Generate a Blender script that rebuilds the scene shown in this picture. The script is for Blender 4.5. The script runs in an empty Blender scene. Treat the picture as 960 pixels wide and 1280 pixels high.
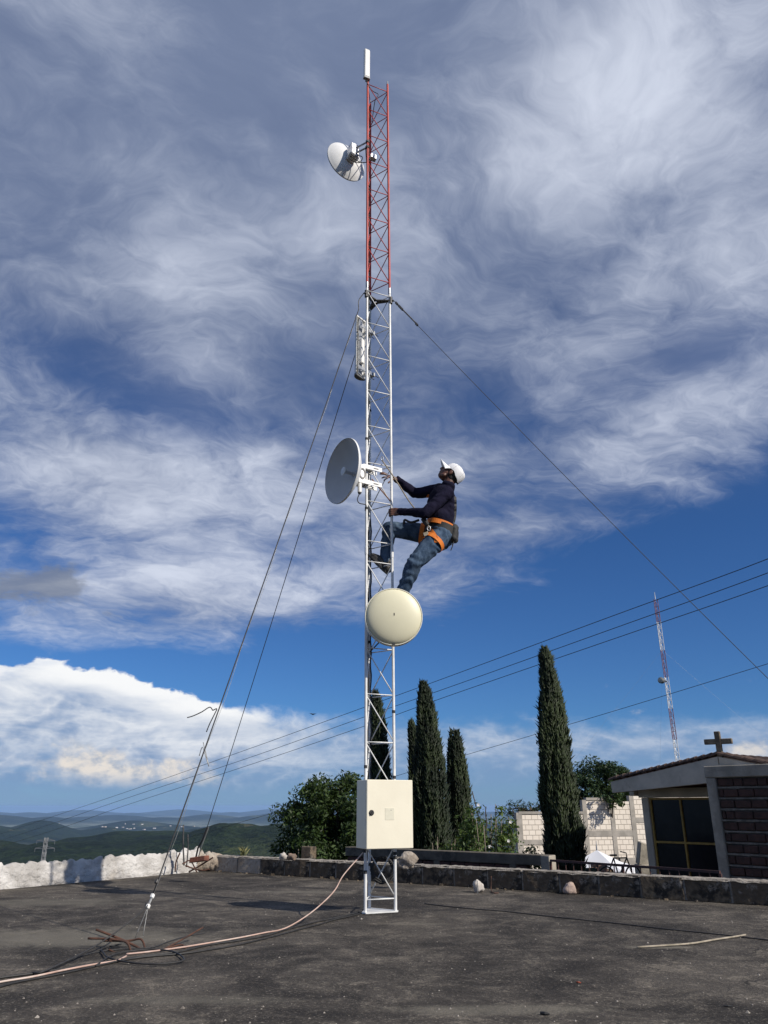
import bpy, bmesh, math, random
import numpy as np
from mathutils import Vector, Matrix, noise
from mathutils.bvhtree import BVHTree

random.seed(7)
rng = np.random.default_rng(7)
R = math.radians
scene = bpy.context.scene
COL = scene.collection

# ------------------------------------------------------------------ camera
PITCH = R(20.97)
CAM_H = 0.79
F_PX = 960.0            # focal length in pixels of the 960 x 1280 photograph
cam_d = bpy.data.cameras.new('camera')
cam = bpy.data.objects.new('camera', cam_d)
COL.objects.link(cam)
cam.location = (0, 0, CAM_H)
cam.rotation_euler = (R(90) + PITCH, 0, 0)
cam_d.sensor_fit = 'VERTICAL'
cam_d.sensor_height = 36.0
cam_d.lens = 36.0 * F_PX / 1280.0
cam_d.clip_start = 0.05
cam_d.clip_end = 200000.0
scene.camera = cam

CP, SP = math.cos(PITCH), math.sin(PITCH)


def ray(px, py):
    """direction of a photograph pixel (world space)"""
    a = (px - 480.0) / F_PX
    b = (640.0 - py) / F_PX
    return Vector((a, CP - b * SP, SP + b * CP))


def P(px, py, Y):
    d = ray(px, py)
    return Vector((0, 0, CAM_H)) + d * (Y / d.y)


def G(px, py, z=0.0):
    d = ray(px, py)
    return Vector((0, 0, CAM_H)) + d * ((z - CAM_H) / d.z)


def AE(px, py):
    d = ray(px, py).normalized()
    return math.degrees(math.atan2(d.x, d.y)), math.degrees(math.asin(d.z))


def on_plane(px, py, p0, n):
    """photograph pixel on the vertical plane through p0 with normal n"""
    d = ray(px, py)
    o = Vector((0, 0, CAM_H))
    return o + d * ((Vector(p0) - o).dot(n) / d.dot(n))


# ------------------------------------------------------------------ sun
SUN_EL = R(35)
SUN_H = Vector((0.822, -0.569, 0)).normalized()
SUN_DIR = Vector((SUN_H.x * math.cos(SUN_EL), SUN_H.y * math.cos(SUN_EL), math.sin(SUN_EL)))
sun_d = bpy.data.lights.new('sun', 'SUN')
sun_d.energy = 5.0
sun_d.angle = R(0.53)
sun_d.color = (1.0, 0.93, 0.83)
sun = bpy.data.objects.new('sun', sun_d)
COL.objects.link(sun)
sun.location = SUN_DIR * 60
sun.rotation_euler = SUN_DIR.to_track_quat('Z', 'Y').to_euler()

# ------------------------------------------------------------------ render settings
vs = scene.view_settings
vs.view_transform = 'Standard'
vs.look = 'None'
vs.exposure = 0.04
vs.gamma = 1.0
vs.use_curve_mapping = False
scene.render.engine = 'CYCLES'
cy = scene.cycles
cy.use_denoising = True
cy.max_bounces = 6
cy.volume_bounces = 0
cy.transparent_max_bounces = 8
cy.sample_clamp_indirect = 4.0


# ------------------------------------------------------------------ node helpers
class S:
    """a scalar or colour socket with arithmetic"""
    def __init__(self, nt, sock):
        self.nt, self.s = nt, sock

    def _m(self, op, *args, flip=False):
        n = self.nt.nodes.new('ShaderNodeMath'); n.operation = op
        vals = [self, *args]
        if flip: vals = vals[::-1]
        for i, v in enumerate(vals):
            if isinstance(v, S): self.nt.links.new(v.s, n.inputs[i])
            else: n.inputs[i].default_value = v
        return S(self.nt, n.outputs[0])
    def __add__(self, o): return self._m('ADD', o)
    __radd__ = __add__
    def __sub__(self, o): return self._m('SUBTRACT', o)
    def __rsub__(self, o): return self._m('SUBTRACT', o, flip=True)
    def __mul__(self, o): return self._m('MULTIPLY', o)
    __rmul__ = __mul__
    def __truediv__(self, o): return self._m('DIVIDE', o)
    def exp(self): return self._m('EXPONENT')
    def pow(self, p): return self._m('POWER', p)
    def max(self, p): return self._m('MAXIMUM', p)
    def min(self, p): return self._m('MINIMUM', p)
    def abs(self): return self._m('ABSOLUTE')
    def clamp(self): return self.max(0.0).min(1.0)
    def ss(self, a, b, lo=0.0, hi=1.0):
        n = self.nt.nodes.new('ShaderNodeMapRange'); n.interpolation_type = 'SMOOTHSTEP'
        self.nt.links.new(self.s, n.inputs['Value'])
        for k, v in (('From Min', a), ('From Max', b), ('To Min', lo), ('To Max', hi)):
            if isinstance(v, S): self.nt.links.new(v.s, n.inputs[k])
            else: n.inputs[k].default_value = v
        return S(self.nt, n.outputs['Result'])


def comb(nt, x, y, z):
    n = nt.nodes.new('ShaderNodeCombineXYZ')
    for i, v in enumerate((x, y, z)):
        if isinstance(v, S): nt.links.new(v.s, n.inputs[i])
        else: n.inputs[i].default_value = v
    return n.outputs[0]


def noise_tex(nt, vec, scale, detail=4, rough=0.55, dist=0.0):
    n = nt.nodes.new('ShaderNodeTexNoise')
    if vec is not None: nt.links.new(vec, n.inputs['Vector'])
    n.inputs['Scale'].default_value = scale
    n.inputs['Detail'].default_value = detail
    n.inputs['Roughness'].default_value = rough
    n.inputs['Distortion'].default_value = dist
    return S(nt, n.outputs['Fac'])


def mixc(nt, f, a, b, mode='MIX'):
    n = nt.nodes.new('ShaderNodeMix'); n.data_type = 'RGBA'; n.blend_type = mode
    for k, v in ((0, f), (6, a), (7, b)):
        if isinstance(v, S): nt.links.new(v.s, n.inputs[k])
        elif hasattr(v, 'is_output'): nt.links.new(v, n.inputs[k])
        elif k == 0: n.inputs[0].default_value = v
        else: n.inputs[k].default_value = (*v, 1) if len(v) == 3 else v
    return n.outputs[2]


# ------------------------------------------------------------------ world: Nishita sky with procedural clouds
world = bpy.data.worlds.new('World')
scene.world = world
world.use_nodes = True
wt = world.node_tree
wt.nodes.clear()
out = wt.nodes.new('ShaderNodeOutputWorld')
bg = wt.nodes.new('ShaderNodeBackground')
wt.links.new(bg.outputs[0], out.inputs[0])
sky = wt.nodes.new('ShaderNodeTexSky')
sky.sky_type = 'NISHITA'
sky.sun_disc = False
sky.sun_elevation = SUN_EL
sky.sun_rotation = math.atan2(SUN_H.x, SUN_H.y)
sky.altitude = 1500
sky.air_density = 1.0
sky.dust_density = 0.6
sky.ozone_density = 1.6
tc = wt.nodes.new('ShaderNodeTexCoord')
sep = wt.nodes.new('ShaderNodeSeparateXYZ')
wt.links.new(tc.outputs['Generated'], sep.inputs[0])
dx, dy, dz = (S(wt, sep.outputs[i]) for i in range(3))
AZ = dx._m('ARCTAN2', dy) * (180 / math.pi)
EL = dz._m('ARCSINE') * (180 / math.pi)

SKY_K = 0.085


def gauss(px, py, sa, se):
    a0, e0 = AE(px, py)
    u = (AZ - a0) / sa
    v = (EL - e0) / se
    return (0.0 - (u * u + v * v)).exp()


blue = mixc(wt, 1.0, sky.outputs[0], (0.30 * SKY_K, 0.57 * SKY_K, 0.95 * SKY_K), 'MULTIPLY')

# high cirrus sheet: noise on a plane above the place
zc = dz.max(0.0) + 0.16
qx, qy = dx / zc, dy / zc
wob = noise_tex(wt, comb(wt, qx, qy, 3.3), 2.0, 4, 0.58)
wob2 = noise_tex(wt, comb(wt, qx, qy, 9.1), 2.0, 4, 0.58)
sx = qx * 0.94 + qy * 0.34 + (wob - 0.5) * 0.52
sy = qy * 0.94 - qx * 0.34 + (wob2 - 0.5) * 0.52
big = noise_tex(wt, comb(wt, qx + wob * 0.25, qy * 1.15, 1.7), 1.7, 5, 0.58)
wisp = noise_tex(wt, comb(wt, sx * 1.0, sy * 1.35, 5.2), 3.0, 8, 0.63, 0.35)
fine = noise_tex(wt, comb(wt, sx * 2.8, sy * 3.8, 2.2), 4.6, 6, 0.68, 0.3)
bias = (EL.ss(9.0, 40.0, -0.26, 0.20)
        + gauss(240, 690, 20, 6) * 0.20 + gauss(120, 600, 16, 7) * 0.16
        + gauss(560, 600, 9, 5) * 0.14 + gauss(830, 600, 9, 4.5) * 0.17
        - gauss(900, 425, 9, 3.2) * 0.26 - gauss(930, 690, 12, 4.5) * 0.30
        - gauss(240, 528, 7, 2.2) * 0.20 - gauss(60, 440, 10, 3) * 0.16 - gauss(640, 480, 10, 3.5) * 0.12 - gauss(720, 350, 10, 3) * 0.10
        + gauss(150, 590, 6, 3) * 0.08 + gauss(900, 300, 14, 9) * 0.06
        + gauss(560, 740, 7, 3.5) * 0.16 + gauss(700, 665, 12, 2.2) * 0.16
        + gauss(90, 770, 16, 3.2) * 0.22 + gauss(330, 760, 10, 3.0) * 0.14
        - gauss(420, 850, 14, 3) * 0.18)
cover = big * 0.46 + wisp * 0.42 + fine * 0.13 + bias
opac = cover.ss(0.40, 0.78) * (0.95 - EL.ss(18.0, 42.0, 0.0, 0.42)) + EL.ss(18.0, 42.0, 0.0, 0.42)
lum = (big * 0.62 + wisp * 0.40 + fine * 0.16 - EL.ss(28.0, 46.0, 0.0, 0.05)
       + gauss(700, 190, 18, 7) * 0.22 + gauss(860, 250, 12, 10) * 0.12 + gauss(230, 465, 5, 3) * 0.18
       + gauss(860, 20, 16, 8) * 0.08
       + gauss(830, 600, 9, 5) * 0.14 + gauss(120, 660, 22, 7) * 0.13 + gauss(250, 345, 7, 2.5) * 0.12
       - gauss(700, 290, 14, 4.5) * 0.10 - gauss(200, 130, 30, 18) * 0.06 - gauss(380, 60, 20, 8) * 0.07
       + gauss(30, 20, 12, 10) * 0.05)
ccol = mixc(wt, lum.ss(0.46, 0.88), (0.180, 0.228, 0.355), (0.66, 0.71, 0.83))
skyc = mixc(wt, opac, blue, ccol)

# distant bank of cloud low over the horizon, higher on one side (an anvil)
hv = comb(wt, AZ * 0.09, EL * 0.16, 4.0)
hn = noise_tex(wt, hv, 1.0, 4, 0.55, 0.3)
hn2 = noise_tex(wt, comb(wt, AZ * 0.30, EL * 0.50, 8.0), 1.0, 6, 0.55, 0.15)
puff = 1.0 - (hn2 * 2.0 - 1.0).abs() * 2.2                       # rounded billows
hs = noise_tex(wt, comb(wt, AZ * 0.11, EL * 0.50, 2.5), 1.0, 5, 0.60, 0.5)
a_l, e_l = AE(120, 829)
top = (6.0 + 2.9 * ((0.0 - ((AZ - (a_l - 3.0)) / 11.0).abs().pow(2.2)).exp())
       + (hn - 0.5) * 2.2 + puff * 0.8 - 0.45)
dist_top = top - EL                                # degrees below the bank's upper edge
side = AZ.ss(-14.0, -3.0, 1.0, 0.0)                # crisp towards the anvil, veiled elsewhere
soft = AZ.ss(-14.0, -3.0, 0.32, 2.2)
m_bank = (dist_top / soft).ss(0.0, 1.0)
rim = dist_top.ss(0.1, 2.4, 1.0, 0.0)
bank_l = (puff * 0.22 + hn2 * 0.14 + hs * 0.66 + rim * 0.34 * side + rim * 0.05 + EL.ss(-0.8, 3.6, -0.32, 0.04) - AZ.ss(-10.0, 0.0, 0.0, 0.10))
bcol = mixc(wt, bank_l.ss(0.34, 0.98), (0.20, 0.31, 0.51), (0.92, 0.93, 0.94))
b_op = m_bank * (hs.ss(0.25, 0.5, 0.75, 1.0)) * EL.ss(0.0, 3.0, 0.72, 1.0) * AZ.ss(-12.0, -3.0, 1.0, 0.84)
skyc = mixc(wt, b_op, skyc, bcol)

# sunlit cumulus heads in front of the bank
cn = noise_tex(wt, comb(wt, AZ * 0.42, EL * 0.62, 6.4), 1.0, 6, 0.60, 0.15)
cm = (gauss(105, 958, 4.4, 1.7) + gauss(225, 974, 4.2, 1.3) + gauss(940, 940, 2.2, 1.0) * 0.9
      + gauss(735, 862, 2.0, 0.5) * 0.36 + gauss(370, 958, 0.9, 0.35) * 0.5 + gauss(400, 976, 2.4, 0.4) * 0.5
      + gauss(575, 998, 3.0, 0.6) * 0.45 + (cn - 0.5) * 2.4 - 0.40)
c_op = cm.ss(0.0, 0.7) * EL.ss(0.8, 2.4) * EL.ss(11.0, 13.0, 1.0, 0.0) * (gauss(105, 965, 12, 4) + gauss(800, 930, 14, 6) * 1.0 + gauss(400, 970, 12, 3) + gauss(225, 976, 9, 4)).clamp()
cun = noise_tex(wt, comb(wt, AZ * 0.9, EL * 1.2, 1.4), 1.0, 5, 0.6, 0.2)
cucol = mixc(wt, (cun + cm * 0.14).ss(0.38, 0.70), (0.36, 0.42, 0.52), (0.82, 0.75, 0.67))
skyc = mixc(wt, c_op * 0.9, skyc, cucol)

# one small grey rag of low cloud
gm = (gauss(26, 738, 3.6, 1.1) + gauss(80, 722, 2.0, 1.0) * 0.75 + (hn2 - 0.5) * 2.0 + (cn - 0.5) * 1.8 + (fine - 0.5) * 0.9 - 0.24)
skyc = mixc(wt, gm.ss(0.0, 0.7) * 0.75 * gauss(45, 734, 6.5, 2.6).ss(0.05, 0.5), skyc, (0.19, 0.22, 0.29))
wt.links.new(skyc, bg.inputs['Color'])
bg.inputs['Strength'].default_value = 1.0
world.cycles.sampling_method = 'MANUAL'
world.cycles.sample_map_resolution = 256


# ------------------------------------------------------------------ materials
MATS = {}


def pmat(name, c1, c2=None, scale=6.0, rough=0.6, metal=0.0, bump=0.0, bscale=None, detail=5, spots=None,
         lo=0.35, hi=0.65, spec=0.5, stretch=None, island=0.0):
    """procedural Principled material: two colours mixed by noise, optional spots (colour, scale, lo, hi), bump"""
    if name in MATS: return MATS[name]
    m = bpy.data.materials.new(name); MATS[name] = m
    m.use_nodes = True
    nt = m.node_tree
    b = nt.nodes['Principled BSDF']
    b.inputs['Roughness'].default_value = rough
    b.inputs['Metallic'].default_value = metal
    b.inputs['Specular IOR Level'].default_value = spec
    t = nt.nodes.new('ShaderNodeTexCoord')
    vec = t.outputs['Object']
    if stretch:
        mp = nt.nodes.new('ShaderNodeMapping'); mp.inputs['Scale'].default_value = stretch
        nt.links.new(vec, mp.inputs[0]); vec = mp.outputs[0]
    col = None
    if c2 is not None:
        col = mixc(nt, noise_tex(nt, vec, scale, detail, 0.6).ss(lo, hi), c1, c2)
    for sp in (spots or []):
        f = noise_tex(nt, vec, sp[1], 6, 0.65, 0.2).ss(sp[2], sp[3]) * (sp[4] if len(sp) > 4 else 1.0)
        col = mixc(nt, f, col if col is not None else c1, sp[0])
    if island:
        g = nt.nodes.new('ShaderNodeNewGeometry')
        f = S(nt, g.outputs['Random Per Island'])
        hsv = nt.nodes.new('ShaderNodeHueSaturation')
        nt.links.new((f * (2 * island) + (1 - island)).s, hsv.inputs['Value'])
        if col is None: hsv.inputs['Color'].default_value = (*c1, 1)
        else: nt.links.new(col, hsv.inputs['Color'])
        col = hsv.outputs[0]
    if col is None: b.inputs['Base Color'].default_value = (*c1, 1)
    else: nt.links.new(col, b.inputs['Base Color'])
    if bump:
        bn = nt.nodes.new('ShaderNodeBump'); bn.inputs['Strength'].default_value = 1.0
        bn.inputs['Distance'].default_value = bump
        nt.links.new(noise_tex(nt, vec, bscale or scale * 4, 8, 0.65).s, bn.inputs['Height'])
        nt.links.new(bn.outputs[0], b.inputs['Normal'])
    return m


def leafmat(name, c1, c2, trans=0.25, rough=0.55):
    m = pmat(name, c1, c2, scale=1.3, rough=rough, island=0.45, spec=0.3)
    nt = m.node_tree
    b = nt.nodes['Principled BSDF']; o = nt.nodes['Material Output']
    tr = nt.nodes.new('ShaderNodeBsdfTranslucent')
    tr.inputs[0].default_value = (c2[0] * 1.3, c2[1] * 1.3, c2[2] * 0.7, 1)
    mx = nt.nodes.new('ShaderNodeMixShader'); mx.inputs[0].default_value = trans
    nt.links.new(b.outputs[0], mx.inputs[1]); nt.links.new(tr.outputs[0], mx.inputs[2])
    nt.links.new(mx.outputs[0], o.inputs[0])
    return m


# ------------------------------------------------------------------ mesh helpers
def frame(d):
    d = Vector(d).normalized()
    a = Vector((0, 0, 1)) if abs(d.z) < 0.95 else Vector((1, 0, 0))
    u = d.cross(a).normalized()
    return u, d.cross(u).normalized()


class MB:
    def __init__(self): self.v, self.f = [], []

    def add(self, vs, fs):
        k = len(self.v)
        self.v += [tuple(p) for p in vs]
        self.f += [tuple(i + k for i in q) for q in fs]
        return self

    def box(self, c, ax, ay, az, bevel=0.0):
        """centre and three half-axis vectors"""
        c, ax, ay, az = Vector(c), Vector(ax), Vector(ay), Vector(az)
        if not bevel:
            vs = [c + sx * ax + sy * ay + sz * az for sz in (-1, 1) for sx, sy in ((-1, -1), (1, -1), (1, 1), (-1, 1))]
            return self.add(vs, [(3, 2, 1, 0), (4, 5, 6, 7), (0, 1, 5, 4), (1, 2, 6, 5), (2, 3, 7, 6), (3, 0, 4, 7)])
        lens = [max(a.length, 1e-6) for a in (ax, ay, az)]
        b = [max(0.0, 1 - bevel / l) for l in lens]
        bm = bmesh.new()
        for s in [(x, y, z) for x in (-1, 1) for y in (-1, 1) for z in (-1, 1)]:
            for k in range(3):
                w = [s[i] * (1 if i == k else b[i]) for i in range(3)]
                bm.verts.new(c + ax * w[0] + ay * w[1] + az * w[2])
        bmesh.ops.convex_hull(bm, input=bm.verts[:])
        bmesh.ops.dissolve_limit(bm, angle_limit=0.01, verts=bm.verts[:], edges=bm.edges[:])
        bm.verts.index_update()
        self.add([v.co for v in bm.verts], [[v.index for v in f.verts] for f in bm.faces])
        bm.free()
        return self

    def tube(self, pts, r, n=8, cap=True, closed=False):
        pts = [Vector(p) for p in pts]
        rs = r if isinstance(r, (list, tuple)) else [r] * len(pts)
        vs, fs, u = [], [], None
        m = len(pts)
        for i, p in enumerate(pts):
            if closed: d = pts[(i + 1) % m] - pts[i - 1]
            else: d = pts[min(i + 1, m - 1)] - pts[max(i - 1, 0)]
            d = d.normalized() if d.length > 1e-9 else Vector((0, 0, 1))
            if u is None: u = frame(d)[0]
            u = (u - d * u.dot(d)); u = u.normalized() if u.length > 1e-6 else frame(d)[0]
            w = d.cross(u)
            for k in range(n):
                a = 2 * math.pi * k / n
                vs.append(p + (u * math.cos(a) + w * math.sin(a)) * rs[i])
        for i in range(m if closed else m - 1):
            j = (i + 1) % m
            for k in range(n):
                fs.append((i * n + k, i * n + (k + 1) % n, j * n + (k + 1) % n, j * n + k))
        if cap and not closed:
            fs.append(tuple(range(n))[::-1]); fs.append(tuple((m - 1) * n + k for k in range(n)))
        return self.add(vs, fs)

    def lathe(self, base, axis, prof, n=32, cap0=False, cap1=False):
        """prof: list of (distance along axis, radius)"""
        base, d = Vector(base), Vector(axis).normalized()
        u, w = frame(d)
        vs, fs = [], []
        for (h, r) in prof:
            for k in range(n):
                a = 2 * math.pi * k / n
                vs.append(base + d * h + (u * math.cos(a) + w * math.sin(a)) * r)
        for i in range(len(prof) - 1):
            for k in range(n):
                fs.append((i * n + k, i * n + (k + 1) % n, (i + 1) * n + (k + 1) % n, (i + 1) * n + k))
        if cap0: fs.append(tuple(range(n))[::-1])
        if cap1: fs.append(tuple((len(prof) - 1) * n + k for k in range(n)))
        return self.add(vs, fs)

    def prism(self, poly, ext):
        """polygon points (3D) extruded by a vector"""
        n = len(poly); ext = Vector(ext)
        vs = [Vector(p) for p in poly] + [Vector(p) + ext for p in poly]
        fs = [tuple(range(n))[::-1], tuple(range(n, 2 * n))]
        fs += [(i, (i + 1) % n, n + (i + 1) % n, n + i) for i in range(n)]
        return self.add(vs, fs)

    def rough(self, amp, freq, seed=0):
        self.v = [tuple(Vector(p) + noise.noise_vector(Vector(p) * freq + Vector((seed, seed * 2.1, 0))) * amp) for p in self.v]
        return self

    def build(self, name, mat, parent=None, smooth=False, fix=True):
        me = bpy.data.meshes.new(name)
        me.from_pydata(self.v, [], self.f)
        if fix:
            bm = bmesh.new(); bm.from_mesh(me)
            bmesh.ops.recalc_face_normals(bm, faces=bm.faces[:])
            bm.to_mesh(me); bm.free()
        return link(name, me, mat, parent, smooth)


def link(name, me, mat, parent=None, smooth=False):
    if mat is not None and not me.materials: me.materials.append(mat)
    if smooth == 'auto':
        me.polygons.foreach_set('use_smooth', [True] * len(me.polygons))
        me.set_sharp_from_angle(angle=R(35))
    elif smooth:
        me.polygons.foreach_set('use_smooth', [True] * len(me.polygons))
    o = bpy.data.objects.new(name, me)
    COL.objects.link(o)
    if parent is not None: adopt(o, parent)
    return o


def world_of(o):
    m = Matrix.Translation(o.location)
    return world_of(o.parent) @ o.matrix_parent_inverse @ m if o.parent is not None else m


def adopt(o, parent):
    """make o a part of parent, keeping it where it stands"""
    o.parent = parent
    o.matrix_parent_inverse = world_of(parent).inverted()


def tag(o, label=None, cat=None, group=None, kind=None):
    if label: o['label'] = label
    if cat: o['category'] = cat
    if group: o['group'] = group
    if kind: o['kind'] = kind
    return o


def thing(name, loc, label, cat, group=None):
    o = bpy.data.objects.new(name, None)
    o.empty_display_size = 0.2
    o.location = loc
    COL.objects.link(o)
    return tag(o, label, cat, group)


def np_mesh(name, V, F):
    V = np.asarray(V, np.float32); F = np.asarray(F, np.int32)
    me = bpy.data.meshes.new(name)
    me.vertices.add(len(V)); me.vertices.foreach_set('co', V.ravel())
    k = F.shape[1]
    me.loops.add(F.size); me.loops.foreach_set('vertex_index', F.ravel())
    me.polygons.add(len(F)); me.polygons.foreach_set('loop_start', np.arange(0, F.size, k, dtype=np.int32))
    me.update(calc_edges=True)
    me.validate()
    return me


def catmull(pts, n=8):
    pts = [Vector(p) for p in pts]
    q = [pts[0] * 2 - pts[1]] + pts + [pts[-1] * 2 - pts[-2]]
    res = []
    for i in range(1, len(q) - 2):
        a, b, c, d = q[i - 1:i + 3]
        for k in range(n):
            t = k / n
            res.append(0.5 * ((2 * b) + (c - a) * t + (2 * a - 5 * b + 4 * c - d) * t * t + (3 * b - a - 3 * c + d) * t ** 3))
    res.append(pts[-1])
    return res


# ================================================================== THE SETTING
# ------------------------------------------------------------------ terrain to the horizon
def build_terrain():
    prof_r = [0, 45, 120, 500, 1000, 1600, 2500, 4000, 6500, 9000, 80000]
    prof_z = [-3.2, -3.2, -14, -58, -98, -122, -150, -215, -300, -330, -330]
    az = np.concatenate([np.linspace(-180, -40, 70)[:-1], np.linspace(-40, 40, 420)[:-1], np.linspace(40, 180, 70)[:-1]])
    az = np.radians(az)
    rr = np.concatenate([[0.0], np.linspace(20, 100, 8), np.geomspace(120, 75000, 230)])
    # ridges: (photo x, photo y of the crest, distance, width across, width in depth)
    ridges = [
        (-60, 1040, 2700, 420, 420), (40, 1044, 2300, 300, 330), (165, 1040, 3200, 700, 500), (235, 1050, 2300, 350, 320),
        (300, 1042, 2300, 300, 340), (365, 1036, 2200, 260, 330), (440, 1036, 2500, 380, 380),
        (-20, 1030, 7500, 700, 700), (52, 1024, 9000, 480, 800), (170, 1025, 13000, 800, 1000), (215, 1031, 11500, 700, 800), (130, 1033, 9000, 500, 600),
        (250, 1034, 7800, 500, 600), (400, 1029, 11000, 1100, 1000), (290, 1031, 12500, 700, 800),
        (-10, 1018, 19000, 1300, 1600), (60, 1021, 20000, 900, 1600), (140, 1018, 24000, 1500, 1900), (205, 1021, 21000, 900, 1600), (262, 1018, 23000, 1100, 1700), (365, 1013.5, 20000, 1300, 1800), (318, 1019, 19000, 700, 1400),
        (-30, 1013, 42000, 2200, 3000), (40, 1015, 40000, 1500, 3000), (105, 1012, 46000, 2400, 3000), (165, 1015.5, 40000, 1300, 3000), (225, 1011.5, 47000, 2600, 3000), (290, 1015, 42000, 1500, 3000), (345, 1010.5, 47000, 2300, 3000), (-150, 1013, 38000, 4000, 3500), (480, 1012, 42000, 4000, 4000), (640, 1014, 40000, 4500, 4000),
        (800, 1026, 12000, 3500, 1800), (1000, 1020, 24000, 8000, 3000), (700, 1034, 6000, 1500, 900),
    ]
    A, RR = np.meshgrid(az, rr, indexing='ij')
    X, Y = RR * np.sin(A), RR * np.cos(A)
    Z = np.interp(RR, prof_r, prof_z)
    base = Z.copy()
    for (px, py, d, wl, wr) in ridges:
        q = ray(px, py)
        k = d / math.hypot(q.x, q.y)
        cx, cy_, cz = q.x * k, q.y * k, CAM_H + q.z * k + d * d / 12.742e6
        b = float(np.interp(d, prof_r, prof_z))
        h = max(cz - b, 6.0)
        ux, uy = cx / d, cy_ / d
        rad = (X - cx) * ux + (Y - cy_) * uy
        lat = -(X - cx) * uy + (Y - cy_) * ux
        g = h * np.exp(-(rad / wr) ** 2 - np.abs(lat / wl) ** 1.7)
        Z = np.maximum(Z, base + g) * 0.75 + (Z + g * (1 - np.clip((Z - base) / max(h, 1), 0, 1))) * 0.25
    Zr = Z.copy()
    flat = np.column_stack([X.ravel(), Y.ravel()])
    rf = RR.ravel()
    nz = np.empty(len(flat))
    for i, (x, y) in enumerate(flat):
        r = rf[i]
        if r < 60: nz[i] = 0; continue
        s = 1 / (90 + r * 0.12)
        nz[i] = noise.fractal(Vector((x * s, y * s, 0.3)), 1.0, 2.0, 5) * min(1.0, (r - 60) / 700)
    N = nz.reshape(Z.shape)
    amp = np.interp(RR, [60, 800, 2500, 4500, 9000, 30000, 75000], [2, 9, 26, 18, 14, 26, 20])
    rel = np.clip((Z - base) / 40.0, 0.25, 1.4)
    Z = Z + N * amp * rel - RR ** 2 / 12.742e6
    Z[RR < 46] = -3.2
    na, nr = Z.shape
    idx = np.arange(na * nr).reshape(na, nr)
    a0, a1 = idx, np.roll(idx, -1, axis=0)
    F = np.stack([a0[:, :-1], a0[:, 1:], a1[:, 1:], a1[:, :-1]], -1).reshape(-1, 4)
    V = np.stack([X, Y, Z], -1).reshape(-1, 3)
    me = np_mesh('ground', V, F)
    field = (np.clip(1.25 - (Zr - base) / 45.0, 0, 1) * np.clip((RR - 4200) / 2500.0, 0, 1)).astype(np.float32)
    at = me.attributes.new('field', 'FLOAT', 'POINT'); at.data.foreach_set('value', field.ravel())
    m = bpy.data.materials.new('ground_vegetation'); m.use_nodes = True
    nt = m.node_tree; b = nt.nodes['Principled BSDF']
    b.inputs['Roughness'].default_value = 0.95; b.inputs['Specular IOR Level'].default_value = 0.1
    t = nt.nodes.new('ShaderNodeTexCoord'); vec = t.outputs['Object']
    n1 = noise_tex(nt, vec, 0.0045, 6, 0.6)
    n2 = noise_tex(nt, vec, 0.045, 4, 0.7)
    n3 = noise_tex(nt, vec, 0.0011, 4, 0.6, 0.4)
    c = mixc(nt, (n1 * 0.5 + n2 * 0.5).ss(0.40, 0.62), (0.005, 0.011, 0.006), (0.022, 0.035, 0.014))
    c = mixc(nt, n3.ss(0.53, 0.66) * n2.ss(0.35, 0.6), c, (0.080, 0.090, 0.036))
    c = mixc(nt, n1.ss(0.64, 0.70) * 0.7, c, (0.17, 0.14, 0.085))
    an = nt.nodes.new('ShaderNodeAttribute'); an.attribute_name = 'field'
    fc = mixc(nt, noise_tex(nt, vec, 0.0016, 5, 0.7, 0.5).ss(0.40, 0.62), (0.060, 0.085, 0.055), (0.23, 0.24, 0.19))
    c = mixc(nt, S(nt, an.outputs['Fac']) * n1.ss(0.25, 0.5, 0.6, 1.0), c, fc)
    nt.links.new(c, b.inputs['Base Color'])
    bn = nt.nodes.new('ShaderNodeBump'); bn.inputs['Distance'].default_value = 22.0
    nt.links.new((n2 * 0.7 + noise_tex(nt, vec, 0.012, 4, 0.6) * 2.0).s, bn.inputs['Height'])
    nt.links.new(bn.outputs[0], b.inputs['Normal'])
    o = link('ground', me, m, None, True)
    o['kind'] = 'structure'

    def height(x, y):
        r = math.hypot(x, y); a = math.atan2(x, y)
        i = int(np.argmin(np.abs(az - a)))
        return float(np.interp(r, rr, Z[i]))
    return height


terrain_z = build_terrain()

# distant town in the valley: too many and too small to count
def build_town():
    mb = MB()
    r_ = random.Random(3)
    clusters = [(150, 1038, 9), (165, 1040, 16), (120, 1040, 8), (225, 1037, 6), (60, 1043, 5), (265, 1039, 10), (300, 1038, 10), (190, 1042, 16), (205, 1036, 8), (330, 1034, 6)]
    for (px, py, n) in clusters:
        for k in range(n):
            q = ray(px + r_.gauss(0, 14), py)
            d = r_.uniform(7600, 12500)
            kk = d / math.hypot(q.x, q.y)
            x, y = q.x * kk, q.y * kk
            z = terrain_z(x, y)
            w, l, h = r_.uniform(6, 18), r_.uniform(8, 16), r_.uniform(4, 9)
            a = r_.uniform(0, 3.1)
            mb.box((x, y, z + h / 2), (w * math.cos(a), w * math.sin(a), 0), (-l * math.sin(a), l * math.cos(a), 0), (0, 0, h / 2 + 3))
    o = mb.build('distant_town', pmat('town_white', (0.62, 0.60, 0.57), (0.42, 0.36, 0.32), 0.01, 0.8))
    tag(o, 'pale scattered houses of a far town in the valley', 'town', kind='stuff')


build_town()

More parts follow.
